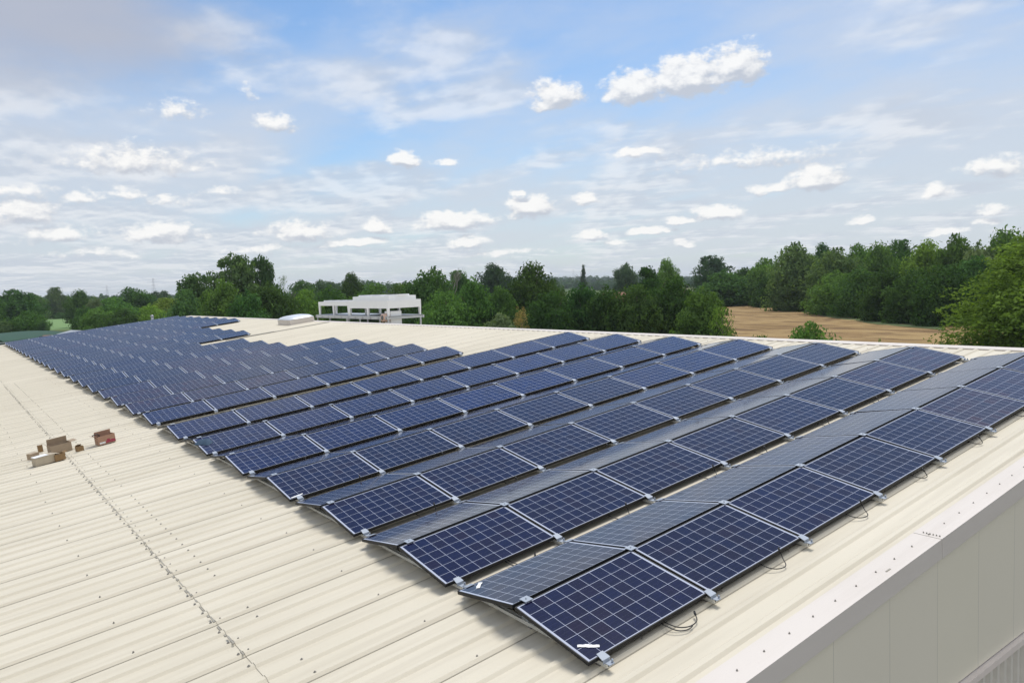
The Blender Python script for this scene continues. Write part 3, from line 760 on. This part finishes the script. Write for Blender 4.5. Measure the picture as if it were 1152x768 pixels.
# ------------------------------------------------------------------ trees
GL='trees left beyond the far end of the roof'; GM='trees behind the ridge in the middle'; GR='forest trees behind the grain field'
T=[ # name,label,x,ytop,w,d,kind,leaf,group,crown0
('broadleaf_tree','broad dark tree at the far left edge of the view',18,324,42,270,'round','dark',GL,.08),
('broadleaf_tree','pointed light tree second from the left edge above the meadow',61,320,22,460,'tall','grey',GL,.06),
('broadleaf_tree','low mid green tree between the two at the far left',41,331,22,450,'round','mid',GL,.05),
('broadleaf_tree','dense tree right of the meadow, left of the pale willow',88,325,24,300,'round','dark',GL,.05),
('broadleaf_tree','small tree hugging the far side of the bright meadow',74,333,16,470,'round','mid',GL,.05),
('willow_tree','pale silvery willow on the left beyond the roof',106,333,19,235,'bush','willow',GL,.03),
('broadleaf_tree','wide mid green tree just right of the pale willow',127,331,46,225,'bush','mid',GL,.03),
('broadleaf_tree','dark domed tree rising behind the wide one on the left',151,321,36,270,'round','dark',GL,.05),
('broadleaf_tree','thin far tree below the left pylon',173,327,18,420,'round','far',GL,.05),
('broadleaf_tree','far dark tree peeping right of the left pylon',184,326,16,430,'round','far',GL,.05),
('broadleaf_tree','light bushy tree above the grey vent pipe',185,332,40,230,'bush','light',GL,.02),
('broadleaf_tree','yellowish green bush behind the vent pipe',168,341,28,210,'bush','light',GL,.0),
('round_bush','big round bush standing alone by the green shed',30,347,29,225,'bush','mid',GL,.0),
('round_bush','small shrub at the right foot of the big round bush',48,360,10,222,'bush','grey',GL,.0),
('round_bush','brownish low shrub at the left edge by the green shed',3,360,26,222,'bush','grey',GL,.0),
('hedge_shrub','short clipped hedge shrub behind the meadow',67,351,12,455,'bush','mid',GL,.0),
('broadleaf_tree','dark tree at the right side of the meadow',95,343,22,228,'bush','dark',GL,.0),
('broadleaf_tree','dark low tree behind the brown container on the left',110,345,30,212,'bush','mid',GL,.0),
('broadleaf_tree','low dark tree under the wide one, left of the vent pipe',140,344,34,208,'bush','dark',GL,.0),
('broadleaf_tree','greyish left shoulder tree of the tall poplar group',222,304,46,152,'tall','grey',GL,.02),
('poplar_tree','tallest full poplar in the group on the left',258,281,52,155,'tall','grey',GL,.03),
('poplar_tree','slimmer poplar right of the tallest one',293,283,32,160,'tall','grey',GL,.03),
('poplar_tree','slim gap filling poplar between the two tall ones',276,291,20,162,'tall','grey',GL,.03),
('broadleaf_tree','small open tree at the right end of the poplar group',318,307,14,165,'sparse','grey',GL,.2),
('broadleaf_tree','rounded dark tree in front of the slim poplar',302,316,50,142,'bush','dark',GL,.0),
('broadleaf_tree','dull green tree in front of the tallest poplar',248,312,48,140,'bush','mid',GL,.0),
('broadleaf_tree','low grey green tree at the left foot of the poplars',208,320,40,145,'bush','grey',GL,.0),
('broadleaf_tree','dark low tree between poplars and skylight',277,325,40,136,'bush','dark',GL,.0),
('broadleaf_tree','far rounded tree above and left of the skylight',342,314,30,300,'round','dark',GM,.05),
('broadleaf_tree','far rounded tree between skylight and cooling units',366,313,32,310,'round','far',GM,.05),
('broadleaf_tree','bright green tree right behind the skylight',342,321,36,175,'bush','light',GM,.0),
('broadleaf_tree','dark tree directly left behind the cooling units',370,320,36,180,'bush','mid',GM,.0),
('broadleaf_tree','lone round crown above the left cooling unit',395,305,26,235,'round','dark',GM,.1),
('broadleaf_tree','mid green wide tree behind the left cooling unit',420,314,46,185,'bush','mid',GM,.0),
('broadleaf_tree','dull tree behind the fan deck of the large cooling unit',448,314,40,178,'bush','mid',GM,.0),
('broadleaf_tree','tall dark tree rising right behind the cooling units',483,298,46,150,'round','dark',GM,.02),
('broadleaf_tree','tall tree beside the bare pale tree',515,299,32,205,'tall','dark',GM,.02),
('broadleaf_tree','hazy far round crown between the two tall middle trees',556,295,34,270,'round','far',GM,.06),
('broadleaf_tree','bushy dominant dark tree in the middle of the belt',598,293,52,145,'round','dark',GM,.02),
('broadleaf_tree','side crown right of the dominant middle tree',622,312,28,150,'bush','dark',GM,.0),
('cypress_tree','narrow pointed conical tree on the middle skyline',656,295,11,400,'cone','far',GM,.02),
('broadleaf_tree','lollipop shaped far tree right of the pointed conical one',703,294,22,320,'round','far',GM,.12),
('broadleaf_tree','ragged dark tree topping the belt before the lollipop tree',735,296,40,150,'tall','dark',GM,.02),
('broadleaf_tree','taller crown behind the ragged dark tree',750,289,28,195,'round','mid',GM,.04),
('broadleaf_tree','high forked far tree left of the forest',800,283,38,265,'tall','far',GM,.08),
('broadleaf_tree','dull front tree right of the cooling units',500,322,44,118,'bush','mid',GM,.0),
('broadleaf_tree','olive front tree below the bare pale tree',532,310,42,122,'bush','mid',GM,.0),
('broadleaf_tree','front tree left of the dried tan shrub',560,320,36,124,'bush','dark',GM,.0),
('round_bush','small bluish green bush at the roof edge, mid picture',562,351,34,100,'bush','willow',GM,.0),
('broadleaf_tree','dark front tree right of the dried tan shrub',622,322,50,118,'bush','dark',GM,.0),
('broadleaf_tree','front tree below the pointed conical one',655,317,46,120,'bush','dark',GM,.0),
('broadleaf_tree','front tree left of the half hidden red house',682,320,44,117,'bush','dark',GM,.0),
('broadleaf_tree','broad dark front tree below the lollipop tree',716,314,50,114,'bush','dark',GM,.0),
('broadleaf_tree','broad front tree right of the ragged one',760,305,52,116,'bush','dark',GM,.0),
('broadleaf_tree','lighter front tree where the belt meets the field',790,322,50,100,'bush','mid',GM,.0),
('broadleaf_tree','thin leafy tree overlapping the left field corner',812,341,24,92,'sparse','light',GM,.0),
('shrub','leafy shrub top showing before the field, left one',856,369,38,52,'bush','mid','shrub tops before the field',.0),
('shrub','largest shrub top showing before the field',912,360,62,55,'bush','mid','shrub tops before the field',.0),
('shrub','smallest shrub top showing before the field, right one',990,380,17,50,'bush','mid','shrub tops before the field',.0),
# forest
('broadleaf_tree','dark low forest tree beyond the far left field corner',815,303,50,245,'bush','dark',GR,.0),
('broadleaf_tree','dark far forest tree right of the forked one',838,300,36,260,'bush','dark',GR,.0),
('broadleaf_tree','forest tree where the skyline begins to climb',860,289,40,240,'bush','mid',GR,.0),
('broadleaf_tree','large grey green tree at the left forest shoulder',895,271,50,200,'bush','grey',GR,.0),
('broadleaf_tree','small dark crown behind the left forest shoulder',927,272,28,260,'round','dark',GR,.0),
('broadleaf_tree','second large grey green forest tree above the grass verge',942,277,48,180,'bush','grey',GR,.0),
('broadleaf_tree','forest crown right of the second grey green tree',968,272,36,200,'round','mid',GR,.0),
('broadleaf_tree','rounded mid green forest crown near the skyline middle',988,271,38,185,'round','mid',GR,.0),
('broadleaf_tree','dark crown sticking highest from the forest middle',1012,263,38,215,'tall','dark',GR,.0),
('broadleaf_tree','light topped forest tree right of the highest dark crown',1042,268,40,175,'round','light',GR,.0),
('broadleaf_tree','brighter forest tree with a tall lit top',1075,261,42,165,'bush','mid',GR,.0),
('willow_tree','pale green forest tree above the big yellowish tree',1102,270,40,150,'bush','willow',GR,.0),
('broadleaf_tree','highest forest tree at the right picture edge',1134,254,50,150,'round','mid',GR,.0),
('broadleaf_tree','forest tree cut by the right picture edge',1162,256,48,155,'round','dark',GR,.0),
('broadleaf_tree','dark forest edge tree nearest the field left end',872,306,42,225,'bush','dark',GR,.0),
('broadleaf_tree','forest edge tree above the left end of the verge',908,300,42,195,'bush','grey',GR,.0),
('broadleaf_tree','forest edge tree above the middle of the verge',940,303,42,172,'bush','mid',GR,.0),
('broadleaf_tree','deep green forest edge tree right of the verge middle',968,298,44,160,'bush','dark',GR,.0),
('broadleaf_tree','dark forest edge tree behind the middle of the field edge',998,300,46,147,'bush','dark',GR,.0),
('broadleaf_tree','darkest forest edge tree behind the right field end',1030,296,48,138,'bush','dark',GR,.0),
('broadleaf_tree','dark forest edge tree half behind the big yellowish tree',1062,292,50,130,'bush','dark',GR,.0),
('broadleaf_tree','shaded forest tree above the big yellowish tree',1100,286,60,132,'bush','dark',GR,.0),
('broadleaf_tree','shaded forest tree at the edge behind the yellowish tree',1150,282,60,128,'bush','dark',GR,.0),
('broadleaf_tree','big yellow green tree at the right edge, nearest of all',1190,238,268,80,'big','yellow','big tree at the right',.0),
]
for a in T:
    tree(*a[:9],crown0=a[9],cat=('shrub' if 'shrub' in a[0] or 'bush' in a[0] else 'tree'))
# trees outside the frame keep the belt going
for j,(x,y,w,d) in enumerate(((-40,322,60,230),(-90,318,60,240),(-20,332,40,300),(1215,262,60,150),(1270,258,60,150),(1330,262,70,140))):
    tree('broadleaf_tree','dark tree outside the picture, %s of six'%ordn(j+1),x,y,w,d,'bush','dark',GL if j<3 else GR)
dr=tree('dried_shrub','tan dried shrub glowing between dark trees right of the cooling units',586,344,14,108,'sparse','dry','single dried shrub',crown0=.45)
dr['category']='shrub'; del dr['group']
# bare pale tree
p=at(505,300,190); H=p.z
bt=empty('bare_tree',(p.x,p.y,0)); tag(bt,'bare pale dead tree top between the tall trees','tree')
mb=MB(); g=random.Random(4)
def branch(p,d,l,r,dep):
    q=p+d*l; mb.tube([p,(p+q)/2+Vector((g.uniform(-.1,.1),g.uniform(-.1,.1),0))*l*.3,q],[r,r*.8,r*.55],5)
    if dep:
        for _ in range(3): branch(q-d*l*g.uniform(0,.4),(d+Vector((g.uniform(-.7,.7),g.uniform(-.7,.7),g.uniform(.0,.5)))).normalized(),l*.62,r*.55,dep-1)
branch(Vector((0,0,0)),Vector((0,0,1)),H*.5,.20,4); mb.build('trunk',M['deadbark'],bt)

# forest mass behind the individual trees and the far-off wooded skyline
def woods(name,spec,leaf,seed):
    g=np.random.default_rng(seed); Ps=[];Ns=[]
    for (x0,x1,y,d0,d1,wid,cnt) in spec:
        for q in range(cnt):
            x=x0+(x1-x0)*(q+g.random())/cnt; d=g.uniform(d0,d1)
            top=at(x,y+g.uniform(-2,3),d); h=max(6,min(24,top.z)); r=wid/FPX*d*.5
            n=90; dd=g.normal(size=(n,3)); dd/=np.linalg.norm(dd,axis=1)[:,None]; dd[:,2]=np.abs(dd[:,2])
            k=(.7+.35*g.random((n,1)))
            Ps.append(np.array([top.x,top.y,0])+dd*k*np.array([r,r,h*.95])); nn=dd+g.normal(size=(n,3))*.4; Ns.append(nn/np.linalg.norm(nn,axis=1)[:,None])
    P_=np.concatenate(Ps);N_=np.concatenate(Ns)
    V=leaves(P_,N_,1.0,g); 
    # leaf-mass faces scaled with distance so that the far wood stays closed
    c=V.reshape(-1,4,3); ctr=c.mean(1,keepdims=True); dist=np.linalg.norm(ctr[:,:,:2]-np.array([CAMW.x,CAMW.y]),axis=2,keepdims=True)
    s=np.clip(dist/160,1.2,9); c=ctr+(c-ctr)*s; o=link(name,leaf_mesh(name,c.reshape(-1,3)))
    o.material_slots[0].link='OBJECT'; o.material_slots[0].material=LM[leaf]; return o
o=woods('distant_woodland',[(-150,330,333,900,1500,16,150),(-150,330,331,1800,2600,10,150),(330,850,316,700,1200,16,140),(560,860,311,1300,2200,10,120),(850,1350,300,700,1100,18,80)],'far',21)
tag(o,'far off wooded skyline seen between the nearer trees','woodland',kind='stuff')
o=woods('forest_interior',[(870,1300,284,225,300,34,80),(1000,1300,271,170,230,40,50),(180,330,330,230,330,24,30),(330,820,326,190,300,24,70),(-60,200,336,470,560,16,60)],'dark',22)
tag(o,'dense wood filling behind the separate trees','woodland',kind='stuff')

# ------------------------------------------------------------------ small things far left
def small_house(label,x,ybase,d,w_,l,h,rh,rz,roofm='brick',wallm='plaster',name='house',z0=0):
    p=at(x,ybase,d); t=empty(name,(p.x,p.y,z0),(0,0,rz)); tag(t,label,'building' if name!='house' else 'house')
    a,b2=w_/2,l/2
    mb=MB(); mb.box(-a,a,-b2,b2,0,h); mb.add([(-a,-b2,h),(a,-b2,h),(0,-b2,h+rh),(-a,b2,h),(a,b2,h),(0,b2,h+rh)],[(0,1,2),(5,4,3)]); mb.build('wall',M[wallm],t)
    mb=MB(); o_=.35
    for s in (-1,1):
        x0,z0_=s*(a+o_),h-o_*rh/a
        mb.add([(x0,-b2-o_,z0_+.03),(0,-b2-o_,h+rh+.03),(0,b2+o_,h+rh+.03),(x0,b2+o_,z0_+.03),(x0,-b2-o_,z0_+.18),(0,-b2-o_,h+rh+.18),(0,b2+o_,h+rh+.18),(x0,b2+o_,z0_+.18)],
               [(0,1,2,3),(7,6,5,4),(0,4,5,1),(1,5,6,2),(2,6,7,3),(3,7,4,0)])
    mb.build('roof',M[roofm],t)
    for q in (-.5,0,.5):
        MB().box(-a-.03,-a-.005,q*l*.6-.5,q*l*.6+.5,1.0,2.2).build('window',M['glassd'],t)
        MB().box(q*w_*.6-.4,q*w_*.6+.4,-b2-.03,-b2-.005,1.0,2.2).build('window',M['glassd'],t)
    return t
small_house('brown roofed shed peeping over the far roof edge on the left',55,377,190,3.2,3.2,1.4,.8,.5,'tan','tan','shed')
small_house('white walled house glimpsed at the left edge between bushes',3,362,330,9,12,3.2,1.8,.3,'cap','plaster')
small_house('red roofed house half hidden between trees right of middle',691,326,210,5,6,5.2,1.7,.9,'brick','brick')
small_house('low grey shed by the meadow at the far roof edge',87,371,190,6,8,2.4,.7,.2,'galv','tan','shed')
# green barrel-roofed shed
p=at(-4,392,200); gs=empty('green_shed',(p.x,p.y,0),(0,0,.9)); tag(gs,'long low shed with a dark green curved tarpaulin roof, far left','shed')
mb=MB(); pr=[(12*math.cos(a),1.2+1.5*math.sin(a)) for a in np.linspace(0,math.pi,17)]; pr=[(12,0)]+pr+[(-12,0)]
mb.prism(pr,-14,14); mb.build('tarpaulin_roof',M['greentarp'],gs)
MB().box(-14.05,14.05,-12.1,12.1,1.0,1.25).build('edge_band',M['galv'],gs)
# parked cars on the meadow edge
def car(label,x,y,d,rz,name='parked_car'):
    p=at(x,y,d); t=empty(name,(p.x,p.y,0),(0,0,rz)); tag(t,label,'car','cars parked beyond the meadow')
    pr=[(-2.1,.35),(-2.15,.8),(-1.9,.95),(-1.1,1.0),(-.5,1.42),(.9,1.45),(1.6,1.0),(2.1,.9),(2.15,.35)]
    MB().prism([(a,b2) for a,b2 in pr],-.85,.85,axis='y').build('body',M['carwhite'],t,bevel=.05)
    MB().prism([(-.98,1.02),(-.46,1.36),(.84,1.39),(1.42,1.02)],-.87,.87,axis='y').build('window',M['glassd'],t)
    for sx in (-1.35,1.35):
        for sy in (-.80,.80): MB().tube([(sx,sy-.1,.33),(sx,sy+.1,.33)],.33,14).build('wheel',M['rubber'],t)
car('white car parked beyond the meadow, left one of the pair',40,358,390,.3); car('white car parked beyond the meadow, right one of the pair',47,359,385,.5)
# lattice pylons on the horizon
def pylon(label,x,ytop,d,rz):
    p=at(x,ytop,d); H=p.z; t=empty('electricity_pylon',(p.x,p.y,0),(0,0,rz)); tag(t,label,'pylon','faint electricity pylons on the horizon')
    mb=MB(); w0,w1=H*.09,H*.015
    for s in ((1,1),(1,-1),(-1,1),(-1,-1)): mb.tube([(s[0]*w0,s[1]*w0,0),(s[0]*w1,s[1]*w1,H)],.12,4)
    nz=9
    for q in range(nz):
        f0,f1=q/nz,(q+1)/nz; a0=w0+(w1-w0)*f0; a1=w0+(w1-w0)*f1
        for s in (1,-1):
            mb.tube([(-a0,s*a0,H*f0),(a1,s*a1,H*f1)],.07,4); mb.tube([(s*a0,-a0,H*f0),(s*a1,a1,H*f1)],.07,4); mb.tube([(a0,s*a0,H*f0),(-a1,s*a1,H*f1)],.07,4)
    mb.build('tower',M['galv'],t)
    for zf,wf in ((.72,.20),(.84,.26),(.95,.16)): 
        MB().tube([(-H*wf,0,H*zf),(0,0,H*(zf+.02)),(H*wf,0,H*zf)],.14,4).build('cross_arm',M['galv'],t)
pylon('faint pylon on the skyline left of the poplars',172,313,1300,.4)
pylon('faint smaller pylon at the left skyline',120,321,1700,.4)
pylon('faint pylon left of the pointed conical tree',645,303,1500,.9)

# ------------------------------------------------------------------ haze
hm=bpy.data.materials.new('haze_air'); hm.use_nodes=True; hn=hm.node_tree; hn.nodes.clear()
ho=N(hn,'ShaderNodeOutputMaterial'); hv=N(hn,'ShaderNodeVolumePrincipled'); L(hn,hv.outputs[0],ho.inputs['Volume'])
hv.inputs['Color'].default_value=(.80,.87,.96,1); hv.inputs['Density'].default_value=.00012; hv.inputs['Anisotropy'].default_value=.3
hz=MB().box(-2800,3800,-300,4200,-1,52).build('haze',hm); tag(hz,'thin summer haze over the countryside','haze',kind='stuff')

# ------------------------------------------------------------------ camera
cd=bpy.data.cameras.new('camera'); cam=bpy.data.objects.new('camera',cd); COL.objects.link(cam)
cam.matrix_world=Matrix.Translation(CAMW)@MW.to_4x4(); cd.sensor_width=36; cd.lens=FPX/1152*36; cd.clip_start=.1; cd.clip_end=12000
sc.camera=cam

# ------------------------------------------------------------------ sun and sky
SUN_EL=R(64); SUN_AZ=R(58)                 # azimuth from +Y towards +X
sd=Vector((math.sin(SUN_AZ)*math.cos(SUN_EL),math.cos(SUN_AZ)*math.cos(SUN_EL),math.sin(SUN_EL)))
sl=bpy.data.lights.new('sun','SUN'); so=bpy.data.objects.new('sun',sl); COL.objects.link(so)
so.rotation_euler=sd.to_track_quat('Z','Y').to_euler(); so.location=(0,0,60)
sl.energy=2.5; sl.angle=R(22); sl.color=(1,.955,.88)

w=bpy.data.worlds.new('World'); sc.world=w; w.cycles.sampling_method='MANUAL'; w.cycles.sample_map_resolution=256; w.use_nodes=True; nt=w.node_tree; nt.nodes.clear()
out=N(nt,'ShaderNodeOutputWorld'); bg=N(nt,'ShaderNodeBackground'); L(nt,bg.outputs[0],out.inputs[0])
sky=N(nt,'ShaderNodeTexSky',sky_type='NISHITA'); sky.sun_disc=False; sky.sun_elevation=SUN_EL; sky.sun_rotation=SUN_AZ
sky.air_density=1.0; sky.dust_density=.7; sky.ozone_density=1.2
CL=[ # px,py,half-width,half-height,strength
(718,98,44,22,1),(775,86,52,27,1.1),(832,72,36,25,1.05),(625,107,36,18,.95),(203,125,30,11,.55),(279,103,9,10,.5),(310,137,28,12,.8),
(150,181,84,17,.8),(24,236,32,18,1),(20,212,46,9,.6),(455,180,22,13,1),(500,184,20,7,.75),(510,249,54,13,1.05),(598,232,36,16,1.05),(585,216,8,6,.7),
(658,225,18,9,.9),(716,172,38,6,.8),(917,200,36,18,1.1),(868,213,30,7,.65),(808,237,34,10,1),(768,247,20,5,.9),(1120,187,34,12,.7),(1053,216,19,9,.8),
(968,247,16,6,.7),(1110,234,20,5,.6),(1112,247,22,5,.6),(1064,259,20,5,.8),(68,263,38,13,.95),(95,222,26,8,.8),(140,216,24,7,.7),(190,226,30,7,.5),(180,262,52,13,.95),
(335,260,48,13,1),(425,255,20,9,.9),(395,273,46,7,.8),(525,272,28,9,.9),(665,265,22,6,.8),(693,270,20,4,.7),(732,258,34,5,.9),(770,272,16,5,.8),(250,215,26,7,.5),
(300,280,60,6,.55),(110,285,60,6,.5),(570,285,50,5,.4),(840,178,120,12,.45)]
def azel(px,py):
    d=ray(px,py).normalized(); return math.atan2(d.x,d.y), math.asin(d.z)
def cloud_group():
    g=bpy.data.node_groups.new('CloudField','ShaderNodeTree')
    g.interface.new_socket('Vector',in_out='INPUT',socket_type='NodeSocketVector')
    g.interface.new_socket('Field',in_out='OUTPUT',socket_type='NodeSocketFloat'); g.interface.new_socket('Fine',in_out='OUTPUT',socket_type='NodeSocketFloat')
    gi=N(g,'NodeGroupInput'); go=N(g,'NodeGroupOutput')
    v=gi.outputs[0]
    # billowy warp
    w1=N(g,'ShaderNodeTexNoise'); w1.inputs['Scale'].default_value=22; w1.inputs['Detail'].default_value=5; w1.inputs['Roughness'].default_value=.58
    L(g,mapping(g,v,(1,1.7,1)),w1.inputs['Vector'])
    wv=vmath(g,'SUBTRACT',w1.outputs['Color'],(.5,.5,.5)); wv=vmath(g,'MULTIPLY',wv,(.040,.024,0.)); vv=vmath(g,'ADD',v,wv)
    acc=None
    for (px,py,hw,hh,s) in CL:
        a,e_=azel(px,py); ce=math.cos(e_)
        if px<340: s*=.80
        f=hw/FPX*1.0/ce; h=hh/FPX*1.22
        q=vmath(g,'SUBTRACT',vv,(a,e_-h*.15,0.)); q=vmath(g,'MULTIPLY',q,(1/f,1/h,0.))
        q=vmath(g,'MAXIMUM',q,vmath(g,'MULTIPLY',q,(-1.,-1.55,0.)))
        ln=vmath(g,'LENGTH',q,out=1)
        val=math_(g,'MULTIPLY_ADD',ln,-s,s)
        acc=val if acc is None else math_(g,'MAXIMUM',acc,val)
    fine=noise(g,mapping(g,v,(1,1.5,1)),60,7,.60)
    L(g,math_(g,'SUBTRACT',fine,.5),go.inputs[1]); L(g,acc,go.inputs[0]); return g
CG=cloud_group()
tc=N(nt,'ShaderNodeTexCoord'); sp=N(nt,'ShaderNodeSeparateXYZ'); L(nt,tc.outputs['Generated'],sp.inputs[0])
az=math_(nt,'ARCTAN2',sp.outputs[0],sp.outputs[1]); el=math_(nt,'ARCSINE',sp.outputs[2])
cb_=N(nt,'ShaderNodeCombineXYZ'); L(nt,az,cb_.inputs[0]); L(nt,el,cb_.inputs[1]); V_=cb_.outputs[0]
g1=N(nt,'ShaderNodeGroup'); g1.node_tree=CG; L(nt,V_,g1.inputs[0])
g2=N(nt,'ShaderNodeGroup'); g2.node_tree=CG; L(nt,vmath(nt,'ADD',V_,(-.004,.009,0.)),g2.inputs[0])
def smooth(x,a,b2):
    n=N(nt,'ShaderNodeMapRange',interpolation_type='SMOOTHSTEP'); L(nt,x,n.inputs['Value']); n.inputs['From Min'].default_value=a; n.inputs['From Max'].default_value=b2; return n.outputs[0]
dens=smooth(math_(nt,'MULTIPLY_ADD',g1.outputs[1],1.2,g1.outputs[0]),.0,.46)
dc=math_(nt,'SUBTRACT',g1.outputs[0],g2.outputs[0]); df=math_(nt,'SUBTRACT',g1.outputs[1],g2.outputs[1])
lit=smooth(math_(nt,'ADD',dc,math_(nt,'MULTIPLY',df,.9)),-.30,.38)
# high veil: broad streaks, thicker left, right and towards the horizon
dv=tc.outputs['Generated']
pl=N(nt,'ShaderNodeCombineXYZ'); zz=math_(nt,'MAXIMUM',math_(nt,'ADD',sp.outputs[2],.10),.06)
L(nt,math_(nt,'DIVIDE',sp.outputs[0],zz),pl.inputs[0]); L(nt,math_(nt,'DIVIDE',sp.outputs[1],zz),pl.inputs[1])
veil=noise(nt,mapping(nt,pl.outputs[0],(.9,.38,1),rot=(0,0,R(-58))),1.0,7,.60)
veil2=noise(nt,mapping(nt,V_,(3.2,9.,1),loc=(1.3,.2,0)),1.0,6,.6)
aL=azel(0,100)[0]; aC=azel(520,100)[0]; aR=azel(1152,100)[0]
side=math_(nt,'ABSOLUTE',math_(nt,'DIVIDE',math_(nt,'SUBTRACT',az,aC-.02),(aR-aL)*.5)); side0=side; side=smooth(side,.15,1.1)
hor=smooth(el,.42,.0)
cov=math_(nt,'ADD',math_(nt,'MULTIPLY',side,.34),math_(nt,'MULTIPLY',hor,.75))
cov=math_(nt,'ADD',cov,math_(nt,'MULTIPLY',math_(nt,'SUBTRACT',veil,.5),1.5)); cov=math_(nt,'ADD',cov,math_(nt,'MULTIPLY',math_(nt,'SUBTRACT',veil2,.5),1.0))
cov=math_(nt,'MULTIPLY',smooth(cov,-.05,.95),.88)
keep=math_(nt,'SUBTRACT',1.0,math_(nt,'MULTIPLY',math_(nt,'MULTIPLY',smooth(el,.44,.62),math_(nt,'SUBTRACT',1.0,smooth(side0,.7,1.5))),.82))
cov=math_(nt,'MULTIPLY',cov,keep)
# grey bank upper left
a0,e0=azel(55,18); qq=vmath(nt,'MULTIPLY',vmath(nt,'SUBTRACT',V_,(a0,e0,0.)),(1/.30,1/.11,0.)); bank=math_(nt,'SUBTRACT',1.0,vmath(nt,'LENGTH',qq,out=1))
bank=smooth(math_(nt,'ADD',bank,math_(nt,'MULTIPLY',math_(nt,'SUBTRACT',veil2,.5),1.2)),.0,.9)
S_=.10
skc=N(nt,'ShaderNodeMix',data_type='RGBA',blend_type='MULTIPLY'); skc.inputs[0].default_value=1; L(nt,sky.outputs[0],skc.inputs[6]); skc.inputs[7].default_value=(.82,1.0,1.14,1)
k_=1/S_
def cc_(c): return tuple(x*k_ for x in c)
veilc=mixc(nt,smooth(el,.0,.35),cc_((.545,.585,.635)),cc_((.50,.56,.67)))
veilc=mixc(nt,smooth(side0,1.25,2.2),veilc,cc_((1.30,1.26,1.18)))  # unseen sky behind the camera, brightened to light the near wall
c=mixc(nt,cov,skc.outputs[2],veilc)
# broken mid-level cloud, crowding towards the horizon and the left
m1=noise(nt,mapping(nt,pl.outputs[0],(1.25,.95,1),loc=(3.1,1.7,0),rot=(0,0,R(-40))),1.15,7,.53)
m2=noise(nt,mapping(nt,pl.outputs[0],(1.25,.95,1),loc=(3.1+.06,1.7+.06,0),rot=(0,0,R(-40))),1.15,5,.53)
lft=smooth(math_(nt,'SUBTRACT',aC,az),-.25,.60)
bias=math_(nt,'ADD',math_(nt,'MULTIPLY',lft,.085),math_(nt,'MULTIPLY',hor,.075))
mid=smooth(math_(nt,'ADD',m1,bias),.52,.68)
mlit=smooth(math_(nt,'SUBTRACT',m1,m2),-.05,.06)
c=mixc(nt,math_(nt,'MULTIPLY',math_(nt,'MULTIPLY',mid,.60),keep),c,mixc(nt,mlit,cc_((.49,.535,.61)),cc_((.74,.75,.77))))
c=mixc(nt,math_(nt,'MULTIPLY',bank,.85),c,cc_((.40,.42,.49)))
cumc=mixc(nt,lit,cc_((.47,.50,.56)),cc_((.85,.84,.82)))
c=mixc(nt,math_(nt,'MULTIPLY',dens,.89),c,cumc)
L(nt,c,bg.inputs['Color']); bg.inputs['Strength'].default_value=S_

sc.view_settings.view_transform='Standard'; sc.view_settings.look='None'; sc.view_settings.gamma=1; sc.view_settings.exposure=EXPOSURE
sc.view_settings.use_curve_mapping=False
sc.cycles.max_bounces=6; sc.cycles.diffuse_bounces=3; sc.cycles.glossy_bounces=3; sc.cycles.transmission_bounces=2; sc.cycles.transparent_max_bounces=4
